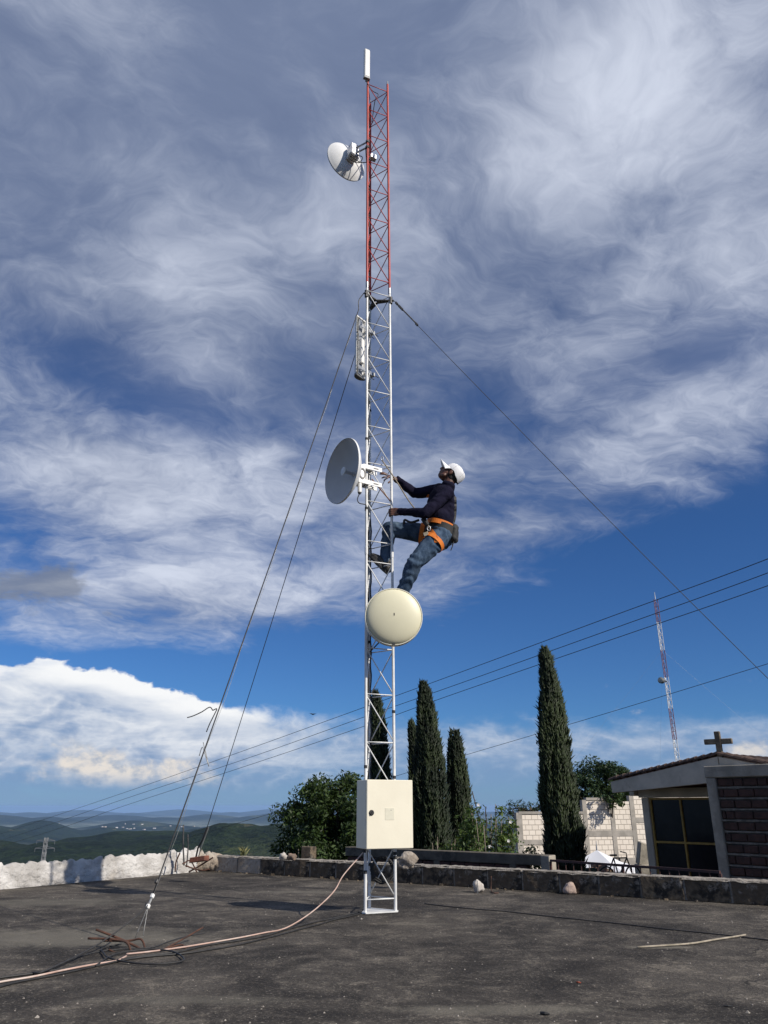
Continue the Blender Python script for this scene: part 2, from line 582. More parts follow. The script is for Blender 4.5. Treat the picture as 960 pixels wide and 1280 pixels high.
# ------------------------------------------------------------------ the roof we stand on
PAR_A = G(288, 1090.5)                      # far corner of the parapet
PAR_B = G(960, 1132.5)
PAR_D = (PAR_B - PAR_A).normalized()        # along the block parapet, towards the right
PAR_N = Vector((PAR_D.y, -PAR_D.x, 0))      # facing the roof
if PAR_N.y > 0: PAR_N = -PAR_N
WL_A = G(0, 1112)
WL_B = G(232, 1091)
WL_D = (WL_B - WL_A).normalized()
WL_N = Vector((WL_D.y, -WL_D.x, 0))
if WL_N.x < 0: WL_N = -WL_N
PAR_END = PAR_A + PAR_D * 11.0
WL_START = WL_A - WL_D * 7.0
CORNER = WL_B + WL_D * 0.25

roofmat = bpy.data.materials.new('roof_coating'); roofmat.use_nodes = True
def make_roofmat():
    nt = roofmat.node_tree; b = nt.nodes['Principled BSDF']
    b.inputs['Roughness'].default_value = 0.88; b.inputs['Specular IOR Level'].default_value = 0.25
    t = nt.nodes.new('ShaderNodeTexCoord'); vec = t.outputs['Object']
    n1 = noise_tex(nt, vec, 0.75, 7, 0.64, 0.9)
    n2 = noise_tex(nt, vec, 3.2, 8, 0.74, 0.6)
    n3 = noise_tex(nt, vec, 22.0, 6, 0.75)
    n4 = noise_tex(nt, vec, 110.0, 3, 0.7)
    c = mixc(nt, (n1 * 0.6 + n2 * 0.4).ss(0.40, 0.60), (0.024, 0.0205, 0.0175), (0.092, 0.080, 0.067))
    c = mixc(nt, (n2 * 0.55 + n3 * 0.45).ss(0.49, 0.66) * n1.ss(0.36, 0.58), c, (0.225, 0.195, 0.155))
    c = mixc(nt, n3.ss(0.56, 0.72) * 0.65, c, (0.17, 0.155, 0.13))
    c = mixc(nt, n4.ss(0.54, 0.70) * 0.7, c, (0.010, 0.009, 0.008))
    n5 = noise_tex(nt, vec, 62.0, 4, 0.8)
    c = mixc(nt, n5.ss(0.55, 0.68) * n2.ss(0.35, 0.6, 0.35, 1.0), c, (0.32, 0.285, 0.235))
    c = mixc(nt, n5.ss(0.46, 0.34) * 0.8, c, (0.012, 0.011, 0.010))
    vo = nt.nodes.new('ShaderNodeTexVoronoi'); vo.feature = 'DISTANCE_TO_EDGE'; vo.inputs['Scale'].default_value = 0.55
    sp0 = nt.nodes.new('ShaderNodeSeparateXYZ'); nt.links.new(vec, sp0.inputs[0])
    nt.links.new(comb(nt, S(nt, sp0.outputs[0]) + (n2 - 0.5) * 0.7 + (n3 - 0.5) * 0.12, S(nt, sp0.outputs[1]) + (n1 - 0.5) * 0.9 + (n3 - 0.5) * 0.1, 0.0), vo.inputs['Vector'])
    crack = S(nt, vo.outputs['Distance']).ss(0.0015, 0.006, 1.0, 0.0) * n2.ss(0.45, 0.58)
    c = mixc(nt, crack * 0.85, c, (0.008, 0.007, 0.007))
    # dusty patches where water has stood
    sepn = nt.nodes.new('ShaderNodeSeparateXYZ'); nt.links.new(vec, sepn.inputs[0])
    X, Y = S(nt, sepn.outputs[0]), S(nt, sepn.outputs[1])
    for (px, py, rx, ry, k) in ((90, 1172, 0.9, 0.45, 0.75), (60, 1128, 0.8, 0.35, 0.5), (822, 1184, 0.20, 0.06, 0.9), (620, 1262, 0.5, 0.1, 0.6), (380, 1115, 0.6, 0.12, 0.6), (230, 1250, 0.5, 0.10, 0.4), (520, 1155, .3, .06, .4)):
        q = G(px, py)
        u, v = (X - q.x) / rx, (Y - q.y) / ry
        g = (0.0 - (u * u + v * v)).exp()
        c = mixc(nt, (g * 0.9 + n2 * 0.9 + n3 * 0.35 - 0.45).ss(0.35, 0.95) * g.ss(0.05, 0.4) * k, c, (0.17, 0.155, 0.125))
    nt.links.new(c, b.inputs['Base Color'])
    bn = nt.nodes.new('ShaderNodeBump'); bn.inputs['Distance'].default_value = 0.022
    nt.links.new((n2 * 1.0 + n3 * 0.55 + n4 * 0.22).s, bn.inputs['Height'])
    nt.links.new(bn.outputs[0], b.inputs['Normal'])
make_roofmat()

# roof slab with the house under it
outer_par = -PAR_N * 0.16
outer_wl = -WL_N * 0.16
roof_poly = [WL_START + outer_wl, CORNER + outer_wl, PAR_A + outer_par - PAR_D * 0.28, PAR_END + outer_par,
             Vector((PAR_END.x + 0.5, -6, 0)), Vector((WL_START.x - 1.0, -6, 0))]
for p in roof_poly: p.z = 0
o = MB().prism([p + Vector((0, 0, -3.25)) for p in roof_poly], (0, 0, 3.25)).build('roof', roofmat)
o['kind'] = 'structure'

# ------------------------------------------------------------------ block parapet
stained = pmat('stained_block', (0.080, 0.058, 0.038), (0.190, 0.145, 0.095), 3.2, 0.92, bump=0.02, bscale=24,
               spots=[((0.010, 0.009, 0.008), 4.2, 0.46, 0.60, 0.93), ((0.36, 0.31, 0.25), 9.0, 0.55, 0.70, 0.9)])
beige = pmat('beige_block', (0.30, 0.24, 0.18), (0.42, 0.37, 0.31), 5.0, 0.92, bump=0.02, bscale=24,
             spots=[((0.10, 0.07, 0.045), 6.0, 0.56, 0.7, 0.8)])
mortar = pmat('old_mortar', (0.38, 0.34, 0.29), (0.20, 0.18, 0.155), 14.0, 0.95, bump=0.015, bscale=50,
              spots=[((0.07, 0.06, 0.05), 5.0, 0.58, 0.72, 0.8)])


def stone_mesh(name, rx, ry, rz, seed, cuts=2, amp=0.22):
    bm = bmesh.new()
    bmesh.ops.create_icosphere(bm, subdivisions=cuts, radius=1.0)
    for v in bm.verts:
        n = noise.fractal(v.co * 1.1 + Vector((seed * 3.7, seed, -seed)), 1.0, 2.0, 3)
        n2 = noise.cell(v.co * 1.6 + Vector((seed, 0, seed * 1.3)))
        k = 1 + n * amp * 1.6 + (n2 - 0.5) * amp * 0.5
        v.co = Vector((v.co.x * rx * k, v.co.y * ry * k, max(v.co.z, -0.72) * rz * k))
    me = bpy.data.meshes.new(name); bm.to_mesh(me); bm.free()
    return me


def block_mesh(name, l, h, w, seed, amp=0.008):
    """weathered hollow block: box with rounded, chipped edges"""
    bm = bmesh.new()
    nx, ny, nz = 6, 2, 3
    bmesh.ops.create_cube(bm, size=1.0)
    bmesh.ops.bisect_plane(bm, geom=bm.verts[:] + bm.edges[:] + bm.faces[:], plane_co=(0, 0, 0.34), plane_no=(0, 0, 1))
    for x in (-0.44, -0.15, 0.17, 0.44):
        bmesh.ops.bisect_plane(bm, geom=bm.verts[:] + bm.edges[:] + bm.faces[:], plane_co=(x, 0, 0), plane_no=(1, 0, 0))
    bmesh.ops.bisect_plane(bm, geom=bm.verts[:] + bm.edges[:] + bm.faces[:], plane_co=(0, 0, -0.34), plane_no=(0, 0, 1))
    for v in bm.verts:
        c = Vector((v.co.x * l, v.co.y * w, v.co.z * h))
        edge = (abs(v.co.x) > 0.49) + (abs(v.co.z) > 0.49) + (abs(v.co.y) > 0.49)
        c *= 1 - 0.010 * max(0, edge - 1)
        c += noise.noise_vector(c * 9 + Vector((seed * 5.1, seed, 0))) * amp
        v.co = c
    me = bpy.data.meshes.new(name); bm.to_mesh(me); bm.free()
    return me


def rot_z(d): return math.atan2(d.y, d.x)


def build_parapet():
    w = thing('parapet', PAR_A, 'low parapet of blackened concrete blocks with crumbly mortar along the roof edge', 'wall')
    L, H, W = 0.395, 0.185, 0.15
    variants = [block_mesh('block', L - 0.016, H, W, s) for s in range(6)]
    for m in variants[:4]: m.materials.append(stained)
    for m in variants[4:]: m.materials.append(beige)
    n = 27
    r_ = random.Random(11)
    for i in range(n):
        v = variants[4 + i % 2] if i < 2 else variants[r_.randrange(4)]
        c = PAR_A + PAR_D * (-0.28 + L * (i + 0.5)) - PAR_N * W * 0.5 + Vector((0, 0, H / 2 + 0.002))
        o = bpy.data.objects.new('block', v)
        COL.objects.link(o)
        o.parent = w
        o.location = c - w.location + PAR_N * r_.uniform(-0.006, 0.006)
        o.rotation_euler = (r_.uniform(-.012, .012), r_.uniform(-.012, .012), rot_z(PAR_D) + r_.uniform(-.012, .012) + (math.pi if r_.random() < .5 else 0))
    # mortar in the joints, set back, and the broken bedding along the top
    core = MB()
    a, b_ = PAR_A - PAR_D * 0.26, PAR_A + PAR_D * (L * n - 0.30)
    mid = (a + b_) / 2 - PAR_N * W * 0.5 + Vector((0, 0, H * 0.5))
    core.box(mid, (b_ - a) / 2, PAR_N * (W * 0.5 - 0.012), (0, 0, H * 0.5 - 0.004))
    core.build('mortar_joint', mortar, w)
    cap = MB()
    steps = 420
    vs, fs = [], []
    r2 = random.Random(5)
    for i in range(steps + 1):
        t = i / steps
        p = a.lerp(b_, t)
        h = H + 0.006 + 0.006 * (noise.fractal(Vector((t * 160, 0, 0)), 1, 2, 5)) + 0.01 * max(0, noise.noise(Vector((t * 200, 3, 0))))
        wj = 0.008 * noise.noise(Vector((t * 150, 7, 0)))
        e0, e1 = p + PAR_N * (0.004 + wj), p - PAR_N * (W + 0.004)
        hz = (H - 0.012 + 0.012 * noise.noise(Vector((t * 130, 11, 0))))
        vs += [e0 + Vector((0, 0, hz)), p + PAR_N * (wj - 0.008) + Vector((0, 0, h)), p - PAR_N * W * .5 + Vector((0, 0, h + .006 * noise.noise(Vector((t * 170, 5, 1))))),
               e1 + Vector((0, 0, h)), e1 + Vector((0, 0, H - 0.01))]
    for i in range(steps):
        for k in range(4):
            fs.append((i * 5 + k, (i + 1) * 5 + k, (i + 1) * 5 + k + 1, i * 5 + k + 1))
    cap.add(vs, fs).build('mortar_bed', mortar, w, True)
    # broken mortar fillet where the parapet meets the roof
    fil = MB()
    for i in range(110):
        t = r2.random() ** 1.3
        p = a.lerp(b_, t) + PAR_N * r2.uniform(0.01, 0.06)
        s = 0.004 + 0.016 * r2.random() ** 2.5
        fil.box(p + Vector((0, 0, s * .5)), (s, 0, 0), (0, s * .8, 0), (0, 0, s * .6)).v
    fil.rough(0.008, 40)
    o = fil.build('mortar_crumbs', stained, w)
    o['kind'] = 'stuff'


build_parapet()

# ------------------------------------------------------------------ whitewashed wall with a scalloped top
plaster = pmat('whitewash', (0.40, 0.38, 0.355), (0.64, 0.62, 0.59), 3.4, 0.92, bump=0.05, bscale=14,
               spots=[((0.24, 0.215, 0.19), 17.0, 0.57, 0.72, 0.85), ((0.36, 0.32, 0.27), 3.2, 0.54, 0.70, 0.6), ((0.10, 0.09, 0.08), 38.0, 0.64, 0.74, 0.7)])


def build_white_wall():
    w = thing('whitewashed_wall', WL_B, 'rough whitewashed wall with scalloped crest along the roof edge', 'wall')
    L = (CORNER - WL_START).length
    n, m = int(L / 0.028), 14
    T = 0.13
    vs, fs = [], []
    for side in (0, 1):
        for i in range(n + 1):
            s = L * i / n
            x = s / 0.27
            sc = abs(math.sin(math.pi * (x + 0.35 * noise.noise(Vector((x * .6, 0, 0))))))
            h = 0.222 + 0.017 * sc ** 1.3 + 0.024 * noise.noise(Vector((x * 0.4, 2, 0))) + 0.03 * noise.noise(Vector((x * 2.4, 5, 0)))
            h += 0.030 * noise.fractal(Vector((x * 3.7, 8, 0)), 1, 2, 4) + 0.035 * max(0, min(1, (s - (L - 1.4)) / 1.2))
            for j in range(m + 1):
                z = h * j / m
                thick = T * (1 - 0.55 * (j / m) ** 3)
                p = WL_START + WL_D * s + WL_N * ((0 if side == 0 else -thick) - (T - thick) * (0.5 if side == 0 else 0))
                q = Vector((s * 5, z * 5, side * 9))
                bumpy = 0.020 * noise.fractal(q * 1.6, 1, 2, 5) + 0.016 * abs(noise.noise(q * 4.1))
                vs.append(p + WL_N * bumpy * (1 if side == 0 else -1) + Vector((0, 0, z)))
    K = (n + 1) * (m + 1)
    for side in (0, 1):
        for i in range(n):
            for j in range(m):
                a = side * K + i * (m + 1) + j
                fs.append((a, a + m + 1, a + m + 2, a + 1))
    for i in range(n):
        a, b_ = i * (m + 1) + m, K + i * (m + 1) + m
        fs.append((a, a + m + 1, b_ + m + 1, b_))
    for i in (0, n):
        for j in range(m):
            a, b_ = i * (m + 1) + j, K + i * (m + 1) + j
            fs.append((a, a + 1, b_ + 1, b_))
    MB().add(vs, fs).build('plaster', plaster, w, True)
    # the crumbling beige stretch round the corner
    vs2 = MB()
    a, b_ = CORNER - WL_D * 0.02 - WL_N * 0.07, PAR_A - PAR_D * 0.26 - PAR_N * 0.07
    for k in range(7):
        c = a.lerp(b_, (k + 0.5) / 7)
        me = stone_mesh('x', 0.09, 0.09, 0.13 + 0.02 * math.sin(k * 3), 30 + k)
        vs2.add([c + v.co + Vector((0, 0, 0.10)) for v in me.vertices], [tuple(p.vertices) for p in me.polygons])
        bpy.data.meshes.remove(me)
    vs2.build('rubble_end', beige, w, True)


build_white_wall()

# ------------------------------------------------------------------ loose stones and bricks
pale_stone = pmat('pale_stone', (0.58, 0.54, 0.49), (0.38, 0.34, 0.30), 14, 0.9, bump=0.01, bscale=60)
brown_stone = pmat('brown_stone', (0.27, 0.19, 0.14), (0.15, 0.11, 0.085), 14, 0.9, bump=0.01, bscale=60)
pink_stone = pmat('pink_stone', (0.46, 0.35, 0.29), (0.33, 0.25, 0.21), 12, 0.9, bump=0.01, bscale=60)
redbrick = pmat('red_brick', (0.23, 0.085, 0.05), (0.13, 0.05, 0.034), 14, 0.9, bump=0.006, bscale=90)


def stone(name, px, py, z, rx, ry, rz, mat, seed, label, cat='stone', amp=0.22, rot=0):
    p = G(px, py, z)
    me = stone_mesh(name, rx, ry, rz, seed, 3, amp)
    o = link(name, me, mat, None, True)
    zmin = min(v.co.z for v in me.vertices)
    o.location = p + Vector((0, 0, -zmin - 0.004)); o.rotation_euler = (0, 0, rot)
    return tag(o, label, cat)


stone('stone', 354, 1074.5, 0.195, 0.050, 0.045, 0.045, pale_stone, 1, 'small white stone on parapet beside a brown stone')
stone('stone', 365, 1075.5, 0.195, 0.055, 0.05, 0.045, brown_stone, 2, 'brown stone on parapet touching a small white stone')
stone('stone', 508, 1086, 0.190, 0.105, 0.08, 0.080, pmat('rough_rock', (0.44, 0.39, 0.33), (0.24, 0.20, 0.16), 11, 0.92, bump=.02, bscale=40), 3, 'large pale rough stone on the block parapet behind the mast', amp=.36)
stone('stone', 598.5, 1115.5, 0.0, 0.050, 0.046, 0.062, pale_stone, 14, 'white rounded stone on the roof by an upright wire stub')
stone('stone', 713, 1117.5, 0.0, 0.068, 0.058, 0.058, pink_stone, 9, 'pinkish stone on the roof at the foot of the parapet', amp=.16)
stone('stone', 523, 1102, 0.0, 0.05, 0.03, 0.045, beige, 6, 'broken beige mortar lump leaning on parapet below the large stone', amp=0.3)
p = G(386, 1073, 0.19)
o = MB().box((0, 0, 0.07), PAR_D * 0.075, PAR_N * 0.06, (0, 0, 0.07), 0.008).rough(0.006, 12).build('block', stained, None)
o.location = p + Vector((0, 0, -0.004)); tag(o, 'upright half block standing on the parapet in front of the bushy tree', 'block')
p = G(249, 1078, 0.205)
o = MB().box((0, 0, 0.035), Vector((0.085, -0.03, 0.012)), Vector((0.02, 0.05, 0)), (0, 0, 0.030), 0.006).rough(0.014, 14).build('brick', redbrick, None)
o.location = p; tag(o, 'red clay brick lying on the crumbling wall corner', 'brick')


# ================================================================== THE MAST
white_paint = pmat('white_mast_paint', (0.74, 0.74, 0.72), (0.60, 0.60, 0.59), 9, 0.42, bump=0.0008, bscale=60,
                   spots=[((0.36, 0.34, 0.32), 7.0, 0.60, 0.74, 0.5)])
red_paint = pmat('red_mast_paint', (0.50, 0.050, 0.030), (0.36, 0.035, 0.024), 8, 0.5,
                 spots=[((0.20, 0.045, 0.035), 9.0, 0.60, 0.72, 0.6)])
galv = pmat('galvanised_steel', (0.46, 0.47, 0.48), (0.30, 0.31, 0.32), 25, 0.42, 0.75)
white_metal = pmat('white_powder_coat', (0.76, 0.76, 0.75), (0.68, 0.68, 0.67), 6, 0.4)
white_plastic = pmat('white_plastic', (0.78, 0.77, 0.74), (0.72, 0.71, 0.68), 5, 0.38)
black_rubber = pmat('black_rubber', (0.014, 0.014, 0.015), (0.028, 0.027, 0.026), 30, 0.6)
dark_steel = pmat('dark_steel', (0.05, 0.05, 0.052), (0.10, 0.095, 0.09), 30, 0.5, 0.6)

TH = R(24)
FDIR = Vector((math.cos(TH), math.sin(TH), 0))                 # front face, left leg to right leg
FNRM = Vector((math.sin(TH), -math.cos(TH), 0))                # out of the front face
LW = 0.262
FL0 = G(456.6, 1142.5)
FR0 = FL0 + FDIR * LW
BK0 = FL0 + Vector((math.cos(TH + R(60)), math.sin(TH + R(60)), 0)) * LW
LEAN = Vector((-0.0055, 0.0, 1.0))                             # the mast leans a little


def at_leg(base, z): return base + LEAN * z


def build_mast():
    c = (FL0 + FR0 + BK0) / 3
    t = thing('lattice_mast', c, 'tall triangular lattice mast, white below and red above, standing on the roof', 'mast')
    legs = (FL0, FR0, BK0)
    for (z0, z1, mt, nm) in ((0.012, 3.0, white_paint, 'leg'), (3.0, 5.97, white_paint, 'leg'), (5.97, 8.97, red_paint, 'leg')):
        for li, b in enumerate(legs):
            top = z1
            if z1 > 8 and li == 1: top = 9.0
            if z1 > 8 and li == 2: top = 8.86
            o = MB().tube([at_leg(b, z0), at_leg(b, top)], 0.0128, 12).build(nm, mt, t, 'auto')
    # the bare end of one leg
    MB().tube([at_leg(FR0, 9.0), at_leg(FR0, 9.06)], [0.0115, 0.006], 10).build('leg_tip', galv, t, 'auto')
    MB().tube([at_leg(BK0, 8.86), at_leg(BK0, 8.91)], [0.010, 0.008], 10).build('leg_tip', galv, t, 'auto')
    # sleeves where the sections join
    for b in legs:
        for zj in (3.0, 5.97):
            MB().tube([at_leg(b, zj - 0.035), at_leg(b, zj + 0.035)], 0.0155, 12).build('joint_sleeve', galv if zj > 4 else white_paint, t, 'auto')
    pairs = ((FL0, FR0), (FR0, BK0), (BK0, FL0))
    for k, zs in enumerate((0.1, 3.1, 6.1)):
        mt = red_paint if k == 2 else white_paint
        zs = zs - (0.02 if k == 2 else 0)
        for (a, b) in pairs:
            for j in range(8):
                z = zs + 0.4 * j
                MB().tube([at_leg(a, z), at_leg(b, z)], 0.0050, 6).build('rung', mt, t, True)
                if j < 7:
                    MB().tube([at_leg(a, z + 0.4 - 0.008), at_leg(b, z + 0.008)], 0.0050, 6).build('brace', mt, t, True)
    cc = c
    pl = [b + (b - cc).normalized() * 0.055 for b in legs]
    poly = []
    for i, q in enumerate(pl):
        u = (pl[(i + 1) % 3] - q).normalized(); w = (pl[i - 1] - q).normalized()
        poly += [q + w * 0.04, q + u * 0.04]
    MB().prism([p + Vector((0, 0, 0.003)) for p in poly], (0, 0, 0.010)).build('base_plate', white_paint, t)
    for (b, zz) in ((FL0, 0.30), (BK0, 0.34), (FR0, 0.43), (FL0, 1.10), (FR0, 1.02), (FR0, 1.56), (BK0, 2.2), (FL0, 4.15), (BK0, 4.6), (FL0, 3.42), (FR0, 0.40)):
        MB().tube([at_leg(b, zz - 0.012), at_leg(b, zz + 0.012)], 0.0155, 10).build('tape_band', black_rubber, t, 'auto')
    # guy bracket: three dark spokes meeting in the middle
    zg = 5.84
    star = MB()
    mid = at_leg(cc, zg)
    for b in legs:
        q = at_leg(b, zg)
        d = (q - mid).normalized(); s = Vector((-d.y, d.x, 0))
        star.prism([mid + s * 0.035 + d * .01, mid - s * 0.035 + d * .01, q - s * 0.012 + d * 0.045, q + s * 0.012 + d * 0.045], (0, 0, 0.010))
        star.tube([q + d * 0.012 - Vector((0, 0, 0.03)), q + d * 0.012 + Vector((0, 0, 0.05))], 0.019, 10)
    star.build('guy_bracket', dark_steel, t)
    return t


build_mast()

# feeder cables taped to the legs
def leg_cable(base, off, z0, z1, label):
    pts = []
    n = 40
    for i in range(n + 1):
        z = z0 + (z1 - z0) * i / n
        pts.append(at_leg(base, z) + off + Vector((0.005 * math.sin(i * 1.7), 0.005 * math.cos(i * 2.3), 0)))
    o = MB().tube(pts, 0.0062, 6).build('antenna_cable', black_rubber, None, True)
    tag(o, label, 'cable')


CABLES = []
leg_cable(BK0, Vector((-0.014, -0.016, 0)), 0.9, 8.82, 'long black cable taped down the rear mast leg to the cabinet')
leg_cable(BK0, Vector((0.012, -0.017, 0)), 0.9, 3.4, 'short black cable from the grey dish down the rear mast leg')
leg_cable(BK0, Vector((-0.020, 0.006, 0)), 0.9, 5.0, 'black cable from the white channel antenna down the rear mast leg')

# ------------------------------------------------------------------ steel cabinet
cream = pmat('cream_enamel', (0.76, 0.71, 0.565), (0.72, 0.67, 0.53), 3, 0.42, bump=0.0006, bscale=40)
def build_cabinet():
    z0, z1 = 0.478, 0.990
    W, D = 0.405, 0.215
    rear = FL0 + LEAN * 0.7 + FNRM * 0.018
    org = rear - FDIR * 0.088; org.z = 0
    c = org + FDIR * W / 2 + FNRM * D / 2
    t = thing('steel_cabinet', (c.x, c.y, z0), 'cream steel equipment cabinet strapped to the mast near its foot', 'cabinet')
    up = Vector((0, 0, 1))
    h = (z1 - z0) / 2
    MB().box(Vector((c.x, c.y, z0 + h)) - FNRM * 0.011, FDIR * W / 2, FNRM * (D / 2 - 0.011), up * h, 0.004).build('cabinet_body', cream, t)
    front = org + FNRM * D
    dc = front + FDIR * W / 2 - FNRM * 0.009; dc.z = z0 + h
    door = MB().box(dc, FDIR * (W / 2 + 0.001), FNRM * 0.0105, up * (h + 0.001), 0.005).build('door', cream, t)
    f = front + FNRM * 0.003
    lk = f + FDIR * 0.040; lk.z = z0 + 0.265
    lock = MB().lathe(lk - FNRM * 0.002, FNRM, [(0, 0.021), (0.006, 0.021), (0.009, 0.018), (0.010, 0.0)], 20).build('lock', black_rubber, door, 'auto')
    MB().box(lk + FNRM * 0.011, (FDIR * 0.55 + up * 0.8) * 0.017, FNRM * 0.004, (FDIR * 0.8 - up * 0.55) * 0.005, 0.002).build('lock_wing', black_rubber, door)
    pc = f + FDIR * 0.198; pc.z = z0 + 0.255
    MB().box(pc - FNRM * 0.001, FDIR * 0.040, FNRM * 0.0012, up * 0.045, 0.0008).build('nameplate', pmat('faded_plate', (0.66, 0.63, 0.50), (0.61, 0.58, 0.46), 40, 0.5), door)
    pc2 = pc + FDIR * 0.012 + up * 0.028
    MB().lathe(pc2, FNRM, [(0.0, 0.003), (0.001, 0.003), (0.0012, 0.0)], 8).build('rivet', dark_steel, door)
    # mounting straps behind and the gland below
    for zz in (0.56, 0.92):
        q = rear + FDIR * LW / 2; q.z = zz
        MB().box(q - FNRM * 0.013, FDIR * 0.17, FNRM * 0.005, up * 0.014).build('mounting_strap', galv, t)
    g = org + FDIR * 0.03 + FNRM * 0.10; g.z = z0
    MB().tube([g, g - up * 0.03], 0.014, 10).build('cable_gland', black_rubber, t, 'auto')
    return g


GLAND = build_cabinet()

# coil of spare cable hanging behind the lower bay
def build_coil():
    mid = (FL0 + FR0 + BK0) / 3 + (FR0 - FL0) * 0.16 + Vector((0.01, 0.06, 0.30))
    ax = Vector((0.12, -0.93, 0.12)).normalized()
    u, w = frame(ax)
    pts = []
    for i in range(190):
        a = 2 * math.pi * i / 24
        rr = 0.092 + 0.010 * math.sin(i * 0.61) + 0.006 * math.sin(i * 1.37)
        pts.append(mid + (u * math.cos(a) + w * math.sin(a)) * rr + ax * 0.018 * math.sin(i * 0.33))
    o = MB().tube(pts, 0.0042, 6).build('cable_coil', black_rubber, None, True)
    tag(o, 'black coil of spare cable tied inside the mast under the cabinet', 'cable coil')
build_coil()

# ------------------------------------------------------------------ antennas
cream_dish = pmat('cream_radome', (0.70, 0.66, 0.47), (0.66, 0.62, 0.44), 3, 0.45)
grey_dish = pmat('white_reflector', (0.57, 0.555, 0.535), (0.52, 0.505, 0.49), 4, 0.5)
bracket_steel = pmat('bracket_zinc', (0.55, 0.55, 0.54), (0.36, 0.35, 0.33), 18, 0.5, 0.35)


def build_cream_dish():
    ctr = P(492, 771, 6.56)
    n = Vector((0.06, -1, -0.03)).normalized()
    rad = 0.252
    t = thing('radome_dish', ctr, 'cream round dish with domed cover on the mast below the climber', 'dish antenna')
    prof = [(-0.05 + 0.0, rad * 0.999), (0.0, rad), (0.014, rad * 1.0), (0.020, rad * 0.985), (0.019, rad * 0.968), (0.012, rad * 0.958)]
    MB().lathe(ctr, n, prof, 64).build('rim', pmat('rim_white', (0.74, 0.72, 0.62), (0.70, 0.68, 0.58), 4, 0.4), t, 'auto')
    dome = [(0.011, rad * 0.959)]
    for k in range(1, 15):
        a = k / 14
        dome.append((0.011 + 0.062 * math.sin(a * math.pi / 2) ** 1.0, rad * 0.957 * math.cos(a * math.pi / 2) + 0.0001))
    MB().lathe(ctr, n, dome, 64).build('radome', cream_dish, t, True)
    u = Vector((0, 0, 1))
    MB().box(ctr + n * 0.0715 + u * 0.008, Vector((0.004, 0, 0.002)), n * 0.003, Vector((-.001, 0, 0.011))).build('vent_slot', black_rubber, t)
    MB().box(ctr + n * 0.012 - u * rad * 0.955, Vector((0.010, 0, 0)), n * 0.006, u * 0.006).build('drain_clip', dark_steel, t)
    back = [(-0.05, rad * 0.999), (-0.09, rad * 0.86), (-0.125, rad * 0.55), (-0.14, 0.05), (-0.14, 0.0001)]
    MB().lathe(ctr, n, back, 48).build('reflector', white_metal, t, True)
    # bracket to the right front leg
    z = ctr.z
    leg = at_leg(FR0, z)
    hub = ctr - n * 0.14
    for dzz in (-0.07, 0.07):
        MB().box((hub + leg) / 2 + u * dzz, (leg - hub) / 2, Vector((0.035, 0, 0)), u * 0.005).build('bracket_arm', bracket_steel, t)
        MB().tube([leg + u * (dzz - 0.015), leg + u * (dzz + 0.015)], 0.024, 12).build('clamp', dark_steel, t, 'auto')
    MB().box(hub - n * 0.01, Vector((0.05, 0, 0)), n * 0.01, u * 0.09, 0.004).build('back_plate', bracket_steel, t)
    fl = at_leg(FL0, z + 0.10)
    MB().tube([ctr - n * 0.05 - Vector((rad * 0.75, 0, -0.13)), fl], 0.007, 8).build('stay_rod', white_paint, t, 'auto')
    MB().tube([ctr - n * 0.10 - Vector((rad * 0.3, 0, 0.16)), at_leg(BK0, z - 0.22)], 0.006, 8).build('stay_rod', dark_steel, t, 'auto')


build_cream_dish()


